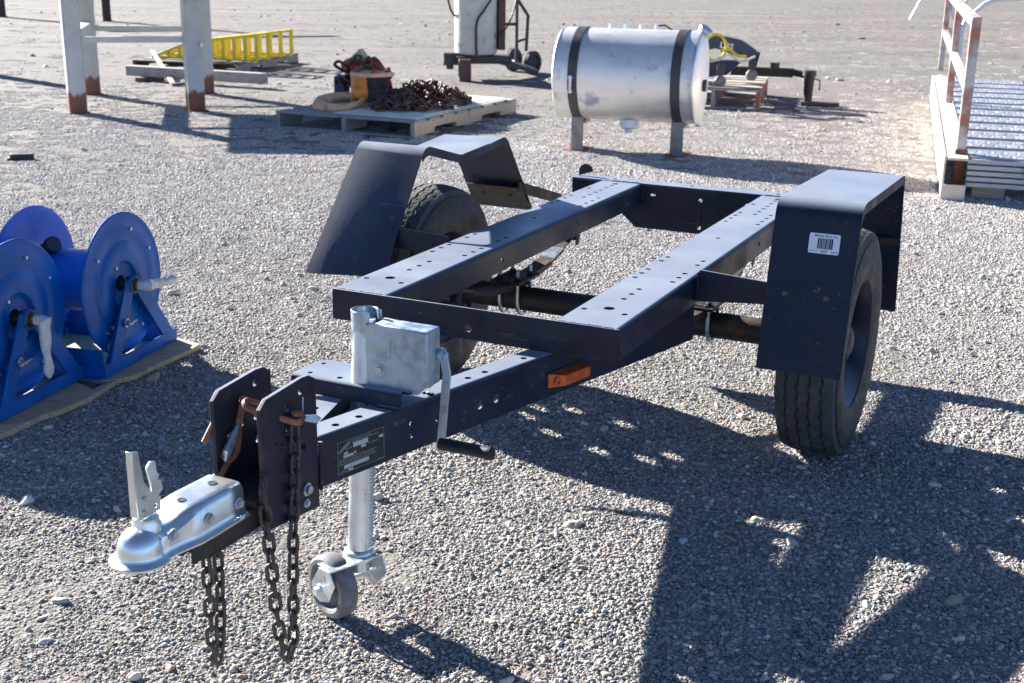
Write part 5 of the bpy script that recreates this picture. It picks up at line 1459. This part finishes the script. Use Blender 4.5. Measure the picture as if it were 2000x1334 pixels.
mb = MB(); mb.tube(smooth_path([(-.2, -.30, -.12), (.05, -.30, -.15), (.22, -.29, -.08), (.35, -.28, -.15), (.50, -.24, -.10)], 6), .012, n=6); mb.build('cord', 'white_dirty', st)

# ------------------------------------------------------------------ walkway platform, right edge
PD = Vector((.29, .957, 0)).normalized()
rzq = math.atan2(PD.y, PD.x) - PI / 2
pf = thing('walkway_platform', 'aluminium tread platform with rusty pink pipe railing', 'platform', (2.885, 8.13, 0), rzq)
ZP = .275
nt_, pitch = 12, .50
for k in range(nt_):
    y0 = .02 + k * pitch
    mb = MB(); mb.box(.06, 1.9, y0, y0 + pitch - .13, ZP - .045, ZP - .006)
    # raised diamond ribs
    for j in range(44):
        x = .10 + j * .041
        for q in range(2):
            yy = y0 + .04 + q * .17
            dx = .03 if (j + q) % 2 else -.03
            mb.bar((x, yy, ZP - .006), (x + dx * .6, yy + .12, ZP - .006), .012, .005)
    mb.build('tread', 'alu_tread', pf)
mb = MB()
for j in range(5): mb.box(.05, 1.9, -.012 - .001 * j, .015, .075 + .038 * j, .075 + .038 * j + .030)
mb.build('front_fascia', 'alu_tread', pf, bevel=.003)
mb = MB(); mb.box(-.10, -.085, -.1, 6.2, 0.02, .275); mb.box(-.085, .05, -.10, 6.2, .255, .270); mb.box(-.10, .05, -.115, -.10, .0, .10); mb.build('toe_board', 'toe_cream', pf, bevel=.003)
mb = MB(); mb.box(.10, .30, .05, .25, 0, .07); mb.build('support_block', 'wood_pale', pf)
posts = (.12, 3.35, 7.2)
HR = 1.12
for yy in posts:
    mb = MB(); mb.bar((.005, yy, .05 if yy < 1 else .25), (.005, yy, HR), .062, .062); mb.build('post', 'rail_pink', pf, bevel=.006)
mb = MB(); mb.bar((.005, .09, HR - .01), (.005, 7.3, HR - .01), .062, .062); mb.build('top_rail', 'rail_pink', pf, bevel=.006)
mb = MB(); mb.bar((.005, .16, .69), (.005, 7.2, .69), .055, .055); mb.build('mid_rail', 'rail_pink', pf, bevel=.006)
mb = MB(); mb.box(-.03, .04, .075, .165, .055, .30); mb.build('post_socket', 'rust', pf, bevel=.003)

# white bent frame behind the railing, top right corner
wf = thing('white_frame', 'white bent metal frame standing behind the platform railing', 'frame', (5.1, 15.0, 0), 0)
def wl(x, z, y=0.0): return (x - 5.1, y, z)
mb = MB(); mb.tube(smooth_path([wl(5.15, .30), wl(5.17, .45), wl(5.168, .69), wl(5.19, .80), wl(5.23, .87), wl(5.33, .95), wl(5.41, 1.02), wl(5.58, 1.07), wl(5.80, 1.08)], 6), .028, n=8); mb.build('arm', 'white_metal', wf)
mb = MB(); mb.tube(smooth_path([wl(5.168, .69), wl(5.10, .80), wl(5.04, .92), wl(5.03, 1.10)], 6), .03, n=8); mb.build('arm', 'white_metal', wf)
mb = MB(); mb.tube(smooth_path([wl(5.12, .93), wl(5.14, .97), wl(5.20, 1.07), wl(5.30, 1.25)], 6), .024, n=8); mb.tube(smooth_path([wl(5.03, .74), wl(5.08, .62), wl(5.13, .50), wl(5.19, .33)], 6), .022, n=8); mb.build('brace', 'white_metal', wf)
mb = MB(); mb.tube(smooth_path([wl(4.56, .82), wl(4.62, .95), wl(4.68, 1.07), wl(4.80, 1.09), wl(5.03, 1.08)], 6), .026, n=8); mb.build('arm', 'white_metal', wf)
for x, y in ((5.16, -.12), (5.18, .25)):
    mb = MB(); mb.bar(wl(5.155, .34), wl(x, 0.0, y), .05, .04); mb.build('leg', 'white_metal', wf, bevel=.004)

# small dark block on the gravel at the left edge
t = thing('metal_scrap', 'small dark metal scrap on the gravel at the left edge', 'scrap', (-3.55, 9.06, 0), .3)
mb = MB(); mb.box(-.10, .06, -.04, .04, .0, .045); mb.box(-.12, -.06, -.05, .05, .0, .02); mb.build('body', 'black_under', t, bevel=.006)
